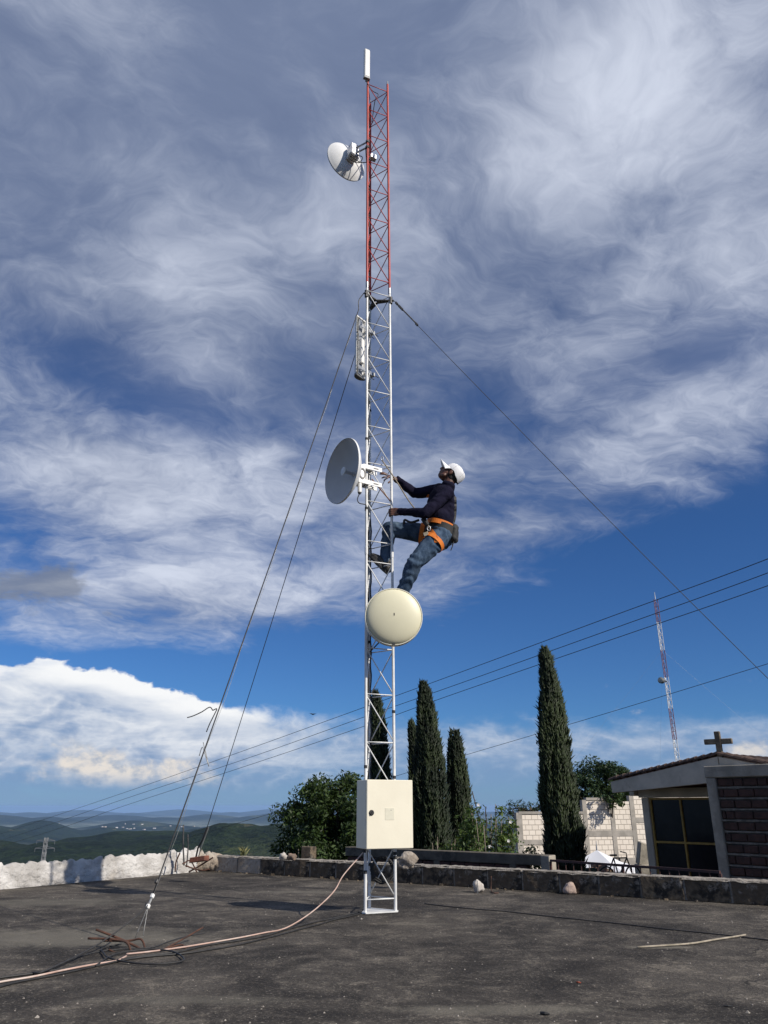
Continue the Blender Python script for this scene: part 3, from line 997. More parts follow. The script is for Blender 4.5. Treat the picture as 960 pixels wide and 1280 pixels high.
def build_grey_dish():
    n = Vector((-0.84, -0.54, 0.0)).normalized()
    u = Vector((0, 0, 1)); s = n.cross(u)
    ctr = P(427.0, 588.5, 6.62)             # centre of the rim plane
    rad = 0.315
    t = thing('parabolic_dish', ctr, 'open parabolic dish with central feed tube, clamped to the mast beside the climber', 'dish antenna')
    dep = 0.135
    prof = [(0.0, rad * 1.012), (0.004, rad * 1.006), (0.0, rad)]
    for k in range(1, 17):
        r = rad * (1 - k / 16)
        prof.append((-dep * (1 - (r / rad) ** 2), max(r, 0.0001)))
    MB().lathe(ctr, n, prof, 72).build('reflector', grey_dish, t, True)
    bprof = [(0.0, rad * 1.012), (-0.016, rad * 1.012), (-0.018, rad * 0.99)]
    for k in range(1, 13):
        r = rad * 0.99 * (1 - k / 12)
        bprof.append((-dep * (1 - (r / rad) ** 2) - 0.018, max(r, 0.0001)))
    MB().lathe(ctr, n, bprof, 72).build('reflector_back', white_metal, t, True)
    v = ctr - n * dep
    MB().lathe(v, n, [(0.0, 0.030), (0.01, 0.018), (0.012, 0.0165), (0.105, 0.0165), (0.110, 0.020)], 24).build('feed_tube', grey_dish, t, 'auto')
    MB().lathe(v, n, [(0.108, 0.012), (0.112, 0.040), (0.120, 0.042), (0.124, 0.036), (0.124, 0.0001)], 28).build('sub_reflector', white_plastic, t, 'auto')
    # radio housing and the white bracket plates behind the dish
    leg = at_leg(FL0, ctr.z)
    b0 = v - n * 0.018
    back = (leg - b0); back.z = 0
    bd = back.normalized(); bs = Vector((-bd.y, bd.x, 0))
    L = back.length
    MB().box(b0 + bd * 0.045 + u * 0.0, bd * 0.038, bs * 0.052, u * 0.10, 0.006).build('mount_plate', white_metal, t)
    for (cz, rr) in ((0.0, 0.028),):
        q = b0 + bd * 0.045 - bs * 0.053
        ringm = MB().lathe(q, -bs, [(0.0, 0.034), (0.004, 0.034), (0.004, 0.024), (0.0, 0.024)], 20)
        ringm.v = [tuple(Vector(p) + u * (Vector(p) - q).dot(u) * 0.7) for p in ringm.v]
        ringm.build('adjust_slot', dark_steel, t, 'auto')
    for sz in (0.085, -0.075):
        for sb in (-0.048, 0.048):
            c = b0 + bd * (L * 0.5 + 0.10) + bs * sb + u * sz
            arm = MB().box(c, bd * (L * 0.5 + 0.045), bs * 0.003, u * 0.022, 0.002).build('clamp_arm', white_metal, t)
            q = c + bd * (L * 0.3) + bs * math.copysign(0.0035, sb)
            MB().box(q, bd * 0.028, bs * 0.0012, u * 0.006).build('slot', dark_steel, arm)
        c = b0 + bd * (L * 0.5 + 0.05) + u * (sz - 0.022 * (1 if sz > 0 else -1))
        MB().box(c, bd * (L * 0.5), bs * 0.046, u * 0.003).build('clamp_web', bracket_steel, t)
        for sb in (-0.03, 0.03):
            MB().tube([leg + bs * sb - bd * 0.06 + u * sz, leg + bs * sb + bd * 0.10 + u * sz], 0.004, 8).build('bolt', dark_steel, t, 'auto')
    rq = b0 + bd * 0.03 - bs * 0.03
    MB().tube([rq - u * 0.08, rq - u * 0.19], 0.020, 14).build('radio_stub', white_plastic, t, 'auto')
    MB().tube([rq - u * 0.19, rq - u * 0.205], 0.015, 12).build('connector', black_rubber, t, 'auto')
    st = rq - u * 0.20
    pts = catmull([st, st + Vector((-0.02, 0, -0.06)), st + Vector((0.0, 0, -0.10)), st + Vector((0.06, 0.02, -0.11)), at_leg(FL0, st.z - 0.15) + Vector((-.012, -.012, 0))], 6)
    MB().tube(pts, 0.005, 6).build('pigtail_cable', black_rubber, t, True)
    q0 = at_leg(FL0, ctr.z - 0.03) + Vector((0.05, -0.02, 0))
    MB().tube([q0, at_leg(FR0, ctr.z - 0.22)], 0.006, 6).build('brace_rod', pmat('rusty_rod', (0.30, 0.13, 0.07), (0.12, 0.07, 0.05), 20, 0.8), t)


build_grey_dish()


def build_top_dish():
    n = Vector((-0.57, 0.82, 0.0)).normalized()
    u = Vector((0, 0, 1)); s = n.cross(u)
    ctr = P(432.0, 203, 7.02)
    rad = 0.255
    t = thing('parabolic_dish', ctr, 'white dish seen from behind, with silver radio box, high on the red section', 'dish antenna')
    dep = 0.10
    rimp = [(0.0, rad), (-0.012, rad * 1.01), (-0.016, rad * 0.985)]
    for k in range(1, 13):
        r = rad * 0.985 * (1 - k / 12)
        rimp.append((-dep * (1 - (r / rad) ** 2) - 0.016, max(r, 0.0001)))
    MB().lathe(ctr, n, rimp, 56).build('reflector_back', white_metal, t, True)
    prof = [(0.0, rad)]
    for k in range(1, 13):
        r = rad * (1 - k / 12)
        prof.append((-dep * (1 - (r / rad) ** 2), max(r, 0.0001)))
    MB().lathe(ctr, n, prof, 56).build('reflector', grey_dish, t, True)
    b0 = ctr - n * (dep + 0.016)
    leg = at_leg(FL0, ctr.z)
    foil = pmat('silver_foil', (0.75, 0.75, 0.76), (0.45, 0.45, 0.47), 30, 0.35, 0.5, bump=0.006, bscale=45)
    MB().box(b0 - n * 0.05 + u * 0.01, s * 0.062, n * 0.055, u * 0.095, 0.015).rough(0.016, 22).build('radio_box', foil, t)
    MB().lathe(b0 - n * 0.0 - u * 0.05, -n, [(0, 0.05), (0.03, 0.045), (0.07, 0.03), (0.07, 0.0001)], 20).build('feed_hub', white_metal, t, 'auto')
    a0 = b0 - n * 0.07
    for dz_ in (-0.03, 0.05):
        MB().tube([a0 + u * dz_, leg + u * dz_], 0.010, 8).build('bracket_arm', bracket_steel, t, 'auto')
        MB().tube([leg + u * (dz_ - .012), leg + u * (dz_ + .012)], 0.022, 10).build('clamp', dark_steel, t, 'auto')
    bk = at_leg(BK0, ctr.z + 0.07)
    MB().box(bk + Vector((0.03, -0.01, 0)), Vector((0.035, 0.02, 0)), Vector((-0.012, 0.03, 0)), u * 0.03, 0.004).rough(.004, 30).build('clamp_block', foil, t)
    c0 = a0 - u * 0.06
    pts = catmull([c0, c0 + Vector((0.02, -0.05, -0.10)), c0 + Vector((0.10, -0.06, -0.16)), c0 + Vector((0.19, -0.05, -0.10)), at_leg(FL0, c0.z + 0.02) + Vector((-0.02, -.012, 0)), at_leg(BK0, c0.z - 0.3) + Vector((-.02, 0, 0))], 8)
    MB().tube(pts, 0.0055, 6).build('cable_loop', black_rubber, t, True)
    pts = catmull([c0 + s * .02, c0 + Vector((-0.05, -0.03, -0.04)), c0 + Vector((-0.03, -0.05, -0.11)), c0 + Vector((0.06, -0.04, -0.14)), c0 + Vector((0.10, -0.03, -0.05)), c0 + Vector((0.03, 0, 0.02))], 8)
    MB().tube(pts, 0.005, 6).build('cable_loop', black_rubber, t, True)


build_top_dish()


def build_top_panel():
    q = at_leg(FL0, 8.94) + Vector((-0.012, -0.03, 0))
    t = thing('panel_antenna', q, 'slim white upright panel antenna at the very top of the mast', 'panel antenna')
    u = Vector((0, 0, 1))
    MB().box(q + u * 0.235, FDIR * 0.037, FNRM * 0.020, u * 0.235, 0.010).build('radome', white_plastic, t)
    MB().box(q + u * 0.235, FDIR * 0.034, FNRM * 0.023, u * 0.225, 0.008).build('front_ridge', white_plastic, t)
    MB().box(q - u * 0.004, FDIR * 0.039, FNRM * 0.022, u * 0.010, 0.003).build('end_cap', pmat('grey_plastic', (0.35, 0.35, 0.35), (0.28, 0.28, 0.28), 9, 0.5), t)
    leg = at_leg(FL0, 8.9)
    MB().box(leg - FNRM * 0.004 + u * 0.05, FDIR * 0.022, FNRM * 0.02, u * 0.02, .003).build('clamp', dark_steel, t)
    a = q - u * 0.012
    pts = catmull([a, a + Vector((0.01, 0.01, -0.06)), a + Vector((0.07, 0.06, -0.12)), a + Vector((0.14, 0.08, -0.16)), a + Vector((0.10, 0.10, -0.24)), at_leg(BK0, 8.55) + Vector((0.02, -.01, 0))], 8)
    MB().tube(pts, 0.0045, 6).build('cable_loop', black_rubber, t, True)


build_top_panel()


def build_sector():
    n = Vector((-0.80, 0.60, 0)).normalized()        # radiating direction, away from the mast
    u = Vector((0, 0, 1)); s = n.cross(u)
    base = P(450.8, 470, 6.92)
    ctr = base + u * 0.0
    t = thing('sector_antenna', ctr, 'white open-backed channel antenna with two tilt brackets on the upper white mast', 'panel antenna')
    H = 0.70
    W = 0.075
    # bowed radome: half ellipse cross-section, open towards the mast
    sec = []
    for k in range(13):
        a = math.pi * k / 12
        sec.append(s * (W * math.cos(a)) + n * (0.055 * math.sin(a)))
    inner = [p * 0.94 for p in sec[::-1]]
    MB().prism([ctr + p for p in sec + inner], u * H).build('radome', white_plastic, t, 'auto')
    grey = pmat('dark_grey_plastic', (0.14, 0.14, 0.14), (0.10, 0.10, 0.10), 9, 0.5)
    MB().prism([ctr + p * 1.05 - u * 0.015 for p in sec] , u * 0.018).build('end_cap', grey, t, 'auto')
    MB().prism([ctr + p * 1.02 + u * (H - .002) for p in sec], u * 0.015).build('end_cap', white_plastic, t, 'auto')
    MB().box(ctr + u * H / 2 + n * 0.012, s * 0.030, n * 0.008, u * (H / 2 - .01), 0.003).build('back_plate', galv, t)
    MB().box(ctr + u * H * 0.42 - n * 0.012, s * 0.024, n * 0.02, u * 0.15, 0.006).build('radio_unit', white_plastic, t)
    leg = at_leg(FL0, ctr.z)
    for zz in (0.075, H - 0.11):
        q = ctr + u * zz
        lg = at_leg(BK0, q.z)
        d = lg - q; d.z = 0
        dn = d.normalized(); sd = Vector((-dn.y, dn.x, 0))
        for k in (-1, 1):
            MB().box(q + d * 0.5 + sd * 0.032 * k, d * 0.5 + dn * 0.03, sd * 0.0025, u * 0.020, 0.002).build('tilt_bracket', galv, t)
        MB().box(q + d + dn * 0.02, dn * 0.012, sd * 0.045, u * 0.022, 0.003).build('clamp', bracket_steel, t)
        for k in (-1, 1):
            MB().tube([lg + sd * 0.03 * k - dn * 0.03, lg + sd * 0.03 * k + dn * 0.10], 0.004, 6).build('bolt', dark_steel, t)


build_sector()

# ------------------------------------------------------------------ guy wires and their anchors
steel_wire = pmat('guy_strand', (0.022, 0.022, 0.024), (0.04, 0.04, 0.04), 60, 0.7, 0.0)
pale_wire = pmat('bright_wire', (0.34, 0.34, 0.33), (0.20, 0.20, 0.19), 60, 0.45, 0.5)
rust = pmat('rusty_bar', (0.10, 0.045, 0.028), (0.045, 0.024, 0.018), 22, 0.9, bump=0.003, bscale=160)

CC = (FL0 + FR0 + BK0) / 3


def sag(a, b, s, n=24):
    a, b = Vector(a), Vector(b)
    return [a.lerp(b, i / n) - Vector((0, 0, s * 4 * (i / n) * (1 - i / n))) for i in range(n + 1)]


def clips(pts, fr, parent, r=0.012, mat=None):
    for f in fr:
        i = min(int(f * (len(pts) - 1)), len(pts) - 2)
        a, b = pts[i], pts[i + 1]
        d = (b - a).normalized(); u, w = frame(d)
        MB().box(a, d * 0.016, u * r, w * r * 0.7, 0.003).build('wire_clip', mat or dark_steel, parent)


def build_guys():
    zg = 5.85
    # front left: one dark strand, doubled by bright wire
    gA = at_leg(FL0, zg) + Vector((-0.035, -0.02, 0.0))
    anchorA = G(178.5, 1183) + Vector((0, 0, 0.05))
    t = thing('guy_wire', anchorA, 'front guy wire of dark strand and bright wire twisted together, tied to rebar', 'guy wire')
    top0 = gA + Vector((-0.05, -0.02, -0.22))
    MB().tube(catmull([gA, gA + Vector((-0.05, -.01, -0.10)), top0], 6), 0.005, 6).build('shackle_link', dark_steel, t)
    pts = sag(top0, P(190.5, 1120, 5.36), 0.03, 40)
    MB().tube(pts, 0.0046, 6).build('strand', steel_wire, t, True)
    b0 = gA + Vector((-0.09, -0.03, -0.35))
    jig = [p + Vector((0.008 * math.sin(i * 0.9) + 0.006, -0.006, 0)) for i, p in enumerate(sag(b0, P(188, 1130, 5.35), 0.05, 40))]
    MB().tube(jig, 0.0013, 6).build('bright_wire', pale_wire, t, True)
    # loose tails bent out of the strand
    for (pp, mt, r) in (([(266, 888), (271, 886), (268, 893), (262, 905), (258, 915)], steel_wire, .004),
                        ([(266, 888), (262, 884), (252, 890), (241, 895), (234, 897)], steel_wire, .004),
                        ([(254, 928), (258, 944), (261, 958)], pale_wire, .003), ([(261, 958), (257, 945), (253, 934), (249, 945)], pale_wire, .003)):
        f = (pp[0][1] - 365) / (1130 - 365)
        yy = gA.y + (5.36 - gA.y) * min(1, f * 0.9)
        MB().tube(catmull([P(x, y, yy - .006) for x, y in pp], 5), r, 6).build('loose_tail', mt, t, True)
    e0 = P(190.5, 1120, 5.36)
    k1 = P(185, 1133, 5.33)
    MB().tube(sag(e0, k1, 0, 2), 0.0075, 8).build('wire_wrap', pale_wire, t)
    for q in (e0, k1, P(196, 1102, 5.38), P(184, 1131, 5.34)):
        mt = white_plastic if q is e0 or q is k1 else dark_steel
        d = (e0 - k1).normalized(); u, w = frame(d)
        MB().box(q, d * 0.013, u * 0.011, w * 0.011, 0.004).build('wire_clip', mt, t)
    for k, tgt in enumerate((anchorA + Vector((-.005, 0, 0)), anchorA + Vector((-0.06, 0.03, -0.01)))):
        MB().tube(sag(k1, tgt, 0, 4), 0.0022, 6).build('bright_wire', pale_wire, t, True)
    # second strand drops to the rebar further left
    tail = catmull([P(186, 1131, 5.33), P(165, 1150, 5.2), P(120, 1182, 5.0), G(60, 1212, 0.02), G(40, 1216, 0.01)], 6)
    MB().tube(tail, 0.0042, 6).build('strand_tail', steel_wire, t, True)

    # rear guy to the wall corner
    gB = at_leg(BK0, zg - 0.06) + Vector((-0.03, 0.02, 0))
    c0 = P(247.5, 1060, 10.35)
    t = thing('guy_wire', c0, 'rear guy wire running from the mast down to the rebar at the wall corner', 'guy wire')
    k0 = P(259, 1034, 10.25)
    pts = sag(gB, k0, 0.02, 30)
    MB().tube(pts, 0.0046, 6).build('strand', steel_wire, t, True)
    clips(pts, (0.012, 0.03), t)
    MB().tube([k0, P(253, 1050, 10.3), c0, P(244, 1076, 10.4)], 0.012, 6).build('turnbuckle', steel_wire, t)
    MB().tube([k0 + Vector((.02, 0, 0)), P(250.5, 1062, 10.3), P(246, 1080, 10.4)], 0.006, 6).build('bright_wire', pale_wire, t)

    # right guy to the parapet beyond the frame
    gC = at_leg(FR0, zg) + Vector((0.045, 0, 0.0))
    aC = PAR_A + PAR_D * ((4.62 - PAR_A.x) / PAR_D.x) + PAR_N * 0.02; aC.z = 0.05
    t = thing('guy_wire', aC, 'lone guy wire from the mast down over the dark parapet, crossing the power lines', 'guy wire')
    pts = sag(gC, aC, 0.06, 40)
    MB().tube(pts, 0.0030, 6).build('strand', steel_wire, t, True)
    d = (pts[1] - pts[0]).normalized()
    for k in (0.05, 0.10, 0.14, 0.40):
        q = gC + d * k
        u, w = frame(d)
        MB().box(q, d * 0.020, u * 0.014, w * 0.010, 0.003).build('wire_clip', dark_steel, t)
    MB().tube(sag(gC + d * .05, gC + d * .42 + Vector((0, 0, .006)), 0, 4), 0.0075, 6).build('wire_wrap', dark_steel, t)
    return anchorA


ANCHOR = build_guys()


def bar(parent, pts, r=0.0065, mat=None, name='rod'):
    return MB().tube(catmull(pts, 5), r, 7).build(name, mat or rust, parent, True)


def build_rebar():
    a = G(178, 1186)
    t = thing('rebar_anchor', a, 'bundle of bent rusty rods sticking out of the roof, holding the front guy wire', 'rebar')
    g = lambda x, y, z: G(x, y, 0.0) + Vector((0, 0, z))
    z = 0.0
    def at(px, py, Y): return P(px, py, Y)
    Y = a.y
    bar(t, [at(120, 1162, Y + .02), at(146, 1172, Y + .02), at(170, 1183, Y), at(182, 1191, Y - .02)], 0.007)
    bar(t, [at(110, 1173, Y - .03), at(140, 1174, Y - .03), at(158, 1178, Y - .03), at(164, 1190, Y - .04)], 0.0065)
    bar(t, [at(128, 1176, Y + .03), at(160, 1176, Y + .04), at(176, 1174, Y + .03), at(181, 1186, Y), at(176, 1192, Y - .02)], 0.006)
    bar(t, [at(254, 1159, Y + .25), at(230, 1173, Y + .15), at(204, 1187, Y + .02)], 0.005)
    bar(t, [at(204, 1187, Y), at(226, 1181, Y + .05), at(232, 1186, Y)], 0.005)
    bar(t, [at(136, 1187, Y - .1), at(150, 1193, Y - .1), at(162, 1196, Y - .08)], 0.005)
    b = P(236, 1085, 10.45)
    t = thing('rebar_anchor', b, 'rusty rods rising from the corner where the white wall meets the blocks', 'rebar')
    Y = 10.45
    bar(t, [at(229.3, 1031, Y), at(229, 1055, Y), at(230, 1082, Y)], 0.010, dark_steel)
    bar(t, [at(234.8, 1043, Y + .1), at(235, 1062, Y + .1), at(233, 1084, Y + .1)], 0.008, dark_steel)
    bar(t, [at(225, 1066, Y - .1), at(220, 1078, Y - .1), at(219, 1090, Y - .1), ], 0.009, rust)
    bar(t, [at(266, 1072, Y - .2), at(250, 1082, Y - .1), at(236, 1090, Y - .1)], 0.010, rust)
    bar(t, [at(232, 1082, Y - .2), at(243, 1086, Y - .1), at(254, 1088, Y - .1), at(262, 1086, Y - .1)], 0.009, rust)
    bar(t, [at(228, 1080, Y - .2), at(238, 1076, Y - .1), at(246, 1090, Y - .1)], 0.008, rust)
    # stub by the white stone
    s = G(597, 1117)
    o = MB().tube([s, P(596.5, 1101, s.y)], 0.004, 6).build('wire_stub', pale_wire, None); tag(o, 'short upright wire stub set in the roof beside the white stone', 'wire')
    s = G(614, 1114)
    o = MB().tube(catmull([P(614, 1095, s.y), s + Vector((0, 0, .02)), G(617, 1116, .008), G(623, 1116, .006)], 5), 0.005, 6).build('bent_rod', rust, None, True)
    tag(o, 'short bent rusty rod standing against the parapet', 'rod')


build_rebar()

# ------------------------------------------------------------------ cables and things on the roof
pinkcable = pmat('pale_pink_sheath', (0.50, 0.345, 0.285), (0.40, 0.27, 0.22), 9, 0.5, spots=[((0.56, 0.48, 0.42), 3.0, 0.5, 0.6, 0.7)])


def roof_line(name, pix, r, mat, label, cat, head=(), z=None, wob=0.0):
    pts = [Vector(p) for p in head] + [G(x, y, (z or r)) for x, y in pix]
    sm = catmull(pts, 6)
    if wob:
        sm = [p + Vector((wob * noise.noise(p * 3), wob * noise.noise(p * 3 + Vector((9, 0, 0))), 0)) for p in sm]
    o = MB().tube(sm, r, 7).build(name, mat, None, True)
    return tag(o, label, cat)


hang = [GLAND - Vector((0, 0, 0.02)), P(430, 1093, 6.52), P(419, 1112, 6.42), P(404, 1128, 6.28), P(383, 1145, 6.12)]
roof_line('power_cable', [(356, 1160.5), (330, 1166), (300, 1172), (265, 1178), (225, 1184.5), (183, 1190), (158, 1192.5)], 0.0047, pinkcable,
          'pale pink cable hanging from the cabinet and lying across the roof to the rebar', 'cable', hang, 0.009)
roof_line('power_cable', [(158, 1195), (145, 1201), (120, 1205), (80, 1212.5), (40, 1221), (0, 1227.5), (-60, 1240)], 0.0050, pinkcable,
          'pale pink cable end continuing from the rebar past the white wall side of the roof', 'cable', z=0.009)
roof_line('data_cable', [(452, 1140), (420, 1147), (390, 1153), (365, 1160), (335, 1169), (300, 1175), (262, 1181), (225, 1189), (190, 1194), (150, 1200), (100, 1207), (50, 1215.5), (0, 1222), (-60, 1230)], 0.006, black_rubber,
          'black cable lying on the roof close along the pink cable', 'cable', z=0.007, wob=0.02)
roof_line('data_cable', [(452, 1142), (415, 1150), (370, 1163.5), (330, 1173), (290, 1183), (250, 1189), (205, 1194), (180, 1197), (140, 1203), (60, 1220), (0, 1234), (-40, 1246)], 0.0055, black_rubber,
          'second black cable lying loosely between the mast foot and the rebar', 'cable', z=0.007, wob=0.03)
roof_line('data_cable', [(120, 1206), (150, 1192), (185, 1186), (214, 1190), (226, 1200), (200, 1205), (160, 1203), (135, 1196), (128, 1186), (150, 1180)], 0.0045, black_rubber,
          'tangled black cable looping round the rebar bundle', 'cable', z=0.012, wob=0.05)
roof_line('tie_wire', [(40, 1218), (90, 1200), (120, 1190), (150, 1186), (190, 1183), (235, 1170), (262, 1166)], 0.003, steel_wire,
          'thin dark tie wire trailing out on both sides of the rebar bundle', 'wire', z=0.006, wob=0.04)
roof_line('thin_dark_line', [(530, 1129.5), (580, 1135), (640, 1140), (700, 1147), (760, 1153), (820, 1160), (880, 1166), (960, 1175), (1000, 1180)], 0.0035, black_rubber,  # narrow dark tube tracing a thin line over the roof
          'thin dark line running across the open roof towards the parapet', 'wire', z=0.004, wob=0.01)
o = roof_line('dry_stick', [(797, 1184), (830, 1182), (868, 1178.5), (905, 1173), (932, 1168.5)], 0.0055, pmat('dry_wood', (0.36, 0.31, 0.24), (0.22, 0.19, 0.14), 20, 0.85),
          'long pale dry stick lying on the open roof', 'stick', z=0.008, wob=0.01)
for (x0, y0, x1, y1, r, col, lab) in ((676, 1266, 687, 1267.5, .006, (0.02, 0.02, 0.02), 'small black peg lying on the roof'), (721, 1227.5, 726, 1228.5, .0035, (0.42, 0.09, 0.04), 'tiny orange scrap lying on the dark roof'),
                                     (904, 1257, 916, 1258, .003, (0.03, 0.03, 0.03), 'short thin twig on the roof beyond the black peg')):
    o = MB().tube([G(x0, y0, r), G((x0 + x1) / 2, (y0 + y1) / 2, r * 1.2), G(x1, y1, r)], [r, r * 1.1, r * .6], 6).build('scrap', pmat('scrap_%d' % x0, col, None, rough=.7), None)
    tag(o, lab, 'scrap')


def build_grit():
    mb = MB()
    r_ = random.Random(21)
    for i in range(2200):
        Y = 2.3 + 8.0 * r_.random() ** 1.4
        X = r_.uniform(-0.62, 0.62) * Y
        if (Vector((X, Y, 0)) - PAR_A).dot(PAR_N) < 0.02 or (Vector((X, Y, 0)) - WL_B).dot(WL_N) < 0.05: continue
        s = (0.0012 + 0.0055 * r_.random() ** 2.2) * (1.8 if r_.random() < .06 else 1)
        a = r_.uniform(0, 3)
        c, q = math.cos(a) * s, math.sin(a) * s
        mb.add([(X + c, Y + q, 0.0005), (X - q, Y + c, 0.0005), (X - c, Y - q, .0005), (X + q, Y - c, 0.0005), (X, Y, s * .9)], [(0, 1, 4), (1, 2, 4), (2, 3, 4), (3, 0, 4)])
    o = mb.build('grit', pmat('grit', (0.34, 0.31, 0.27), (0.16, 0.14, 0.12), 3, 0.9))
    tag(o, 'pale grit and crumbs scattered over the roof', 'grit', kind='stuff')


build_grit()


# ================================================================== BEYOND THE PARAPET
concrete = pmat('grey_concrete', (0.34, 0.305, 0.25), (0.22, 0.20, 0.165), 4, 0.9, bump=0.008, bscale=40,
                spots=[((0.055, 0.05, 0.045), 3.0, 0.56, 0.72, 0.75), ((0.34, 0.32, 0.28), 7.0, 0.6, 0.74, 0.5)])
dark_concrete = pmat('sooty_concrete', (0.092, 0.078, 0.060), (0.15, 0.128, 0.098), 4, 0.92, bump=0.008, bscale=40,
                     spots=[((0.028, 0.026, 0.024), 3.5, 0.50, 0.66, 0.8)])
UP = Vector((0, 0, 1))

# yard behind the parapet, a little lower than the roof and falling away
def build_yard():
    vs, fs = [], []
    nx, ny = 30, 30
    for i in range(nx + 1):
        for j in range(ny + 1):
            x = 0.5 + 24 * i / nx
            y = 5.0 + 40 * j / ny
            y += 0.0
            z = -1.35 - 1.4 * max(0, min(1, (y - 13) / 14)) + 0.04 * noise.noise(Vector((x, y, 0)))
            if (Vector((x, y, 0)) - PAR_A).dot(PAR_N) > -0.2: z = -3.0
            vs.append((x, y, z))
    for i in range(nx):
        for j in range(ny):
            a = i * (ny + 1) + j
            fs.append((a, a + ny + 1, a + ny + 2, a + 1))
    o = MB().add(vs, fs).build('yard', pmat('yard_earth', (0.16, 0.13, 0.10), (0.09, 0.08, 0.055), 1.2, 0.95, bump=0.02, bscale=12), None, True)
    o['kind'] = 'structure'


build_yard()
def yard_z(y): return -1.35 - 1.4 * max(0, min(1, (y - 13) / 14))


# ------------------------------------------------------------------ neighbour's low brick wall with concrete cap
def build_low_wall():
    z = 0.205
    a, b = G(432, 1058.4, z), G(686.5, 1069, z)
    d = (b - a); L = d.length; d.normalize()
    n = Vector((d.y, -d.x, 0))
    if n.y > 0: n = -n
    t = thing('garden_wall', (a.x, a.y, -1.35), 'dark concrete-capped brick wall standing behind the parapet and before the cypresses', 'wall')
    T = 0.14
    mid = (a + b) / 2 - n * T / 2
    MB().box(Vector((mid.x, mid.y, z - 0.065)), d * (L / 2 + 0.0), n * (T / 2 + 0.012), UP * 0.065, 0.008).build('cap_beam', dark_concrete, t)
    post = b - n * T / 2 - d * 0.055
    MB().box(Vector((post.x, post.y, -0.60)), d * 0.062, n * (T / 2 + 0.02), UP * 0.80, 0.006).build('end_post', concrete, t)
    MB().box(Vector((mid.x, mid.y, -0.75)), d * (L / 2 - 0.06), n * (T / 2 - 0.012), UP * 0.62).build('mortar_core', dark_concrete, t)
    bl, bh = 0.24, 0.065
    me = MB().box((0, 0, 0), Vector((bl / 2 - 0.006, 0, 0)), Vector((0, T / 2, 0)), UP * (bh / 2 - 0.005), 0.004)
    bmesh_obj = None
    mesh = bpy.data.meshes.new('brick'); mesh.from_pydata(me.v, [], me.f)
    mesh.materials.append(pmat('dull_brick', (0.085, 0.035, 0.026), (0.05, 0.026, 0.022), 14, 0.95, bump=.004, bscale=70))
    for row in range(5):
        zz = z - 0.13 - bh * (row + 0.5) - 0.004
        n_b = int((L - 0.2) / bl)
        for k in range(n_b):
            if row % 2 and k == n_b - 1: continue
            p = a + d * (0.04 + bl * (k + 0.5 + 0.5 * (row % 2))) - n * T / 2
            o = bpy.data.objects.new('brick', mesh); COL.objects.link(o)
            o.parent = t
            o.location = Vector((p.x, p.y, zz)) - t.location + n * random.uniform(-.003, .003)
            o.rotation_euler = (0, 0, rot_z(d))
    # small supports showing under the cap
    for px in (546, 641):
        q = on_plane(px, 1078, a, n)
        MB().box(Vector((q.x, q.y, z - 0.20)) - n * 0.02, d * 0.05, n * 0.03, UP * 0.075, 0.004).build('pier', dark_concrete, t)
    return b


LW_END = build_low_wall()


# ------------------------------------------------------------------ iron railing
def build_railing():
    iron = pmat('brown_iron', (0.075, 0.030, 0.024), (0.045, 0.022, 0.02), 20, 0.6)
    a, b = G(688, 1075.6, 0.16), G(900, 1090.2, 0.16)
    d = (b - a).normalized(); L = (b - a).length
    t = thing('railing', (a.x, a.y, -1.35), 'brown iron railing in front of the chapel window and white canopy', 'railing')
    MB().box((a + b) / 2, d * L / 2, Vector((-d.y, d.x, 0)) * 0.012, UP * 0.013).build('top_rail', iron, t)
    a2, b2 = a - UP * 0.85, b - UP * 0.85
    MB().box((a2 + b2) / 2, d * L / 2, Vector((-d.y, d.x, 0)) * 0.010, UP * 0.010).build('bottom_rail', iron, t)
    n = int(L / 0.115)
    for k in range(n + 1):
        p = a.lerp(b, k / n)
        r = 0.018 if k in (0, n // 2, n) else 0.0065
        q0 = p - UP * (1.45 if r > .01 else .85)
        MB().tube([q0, p - UP * 0.013], r, 6).build('post' if r > .01 else 'baluster', iron, t)


build_railing()


# ------------------------------------------------------------------ chapel
CH0 = P(806, 1050, 14.3)
CH_D = Vector((0.628, -0.778, 0)).normalized()
CH_N = Vector((-0.778, -0.628, 0)).normalized()


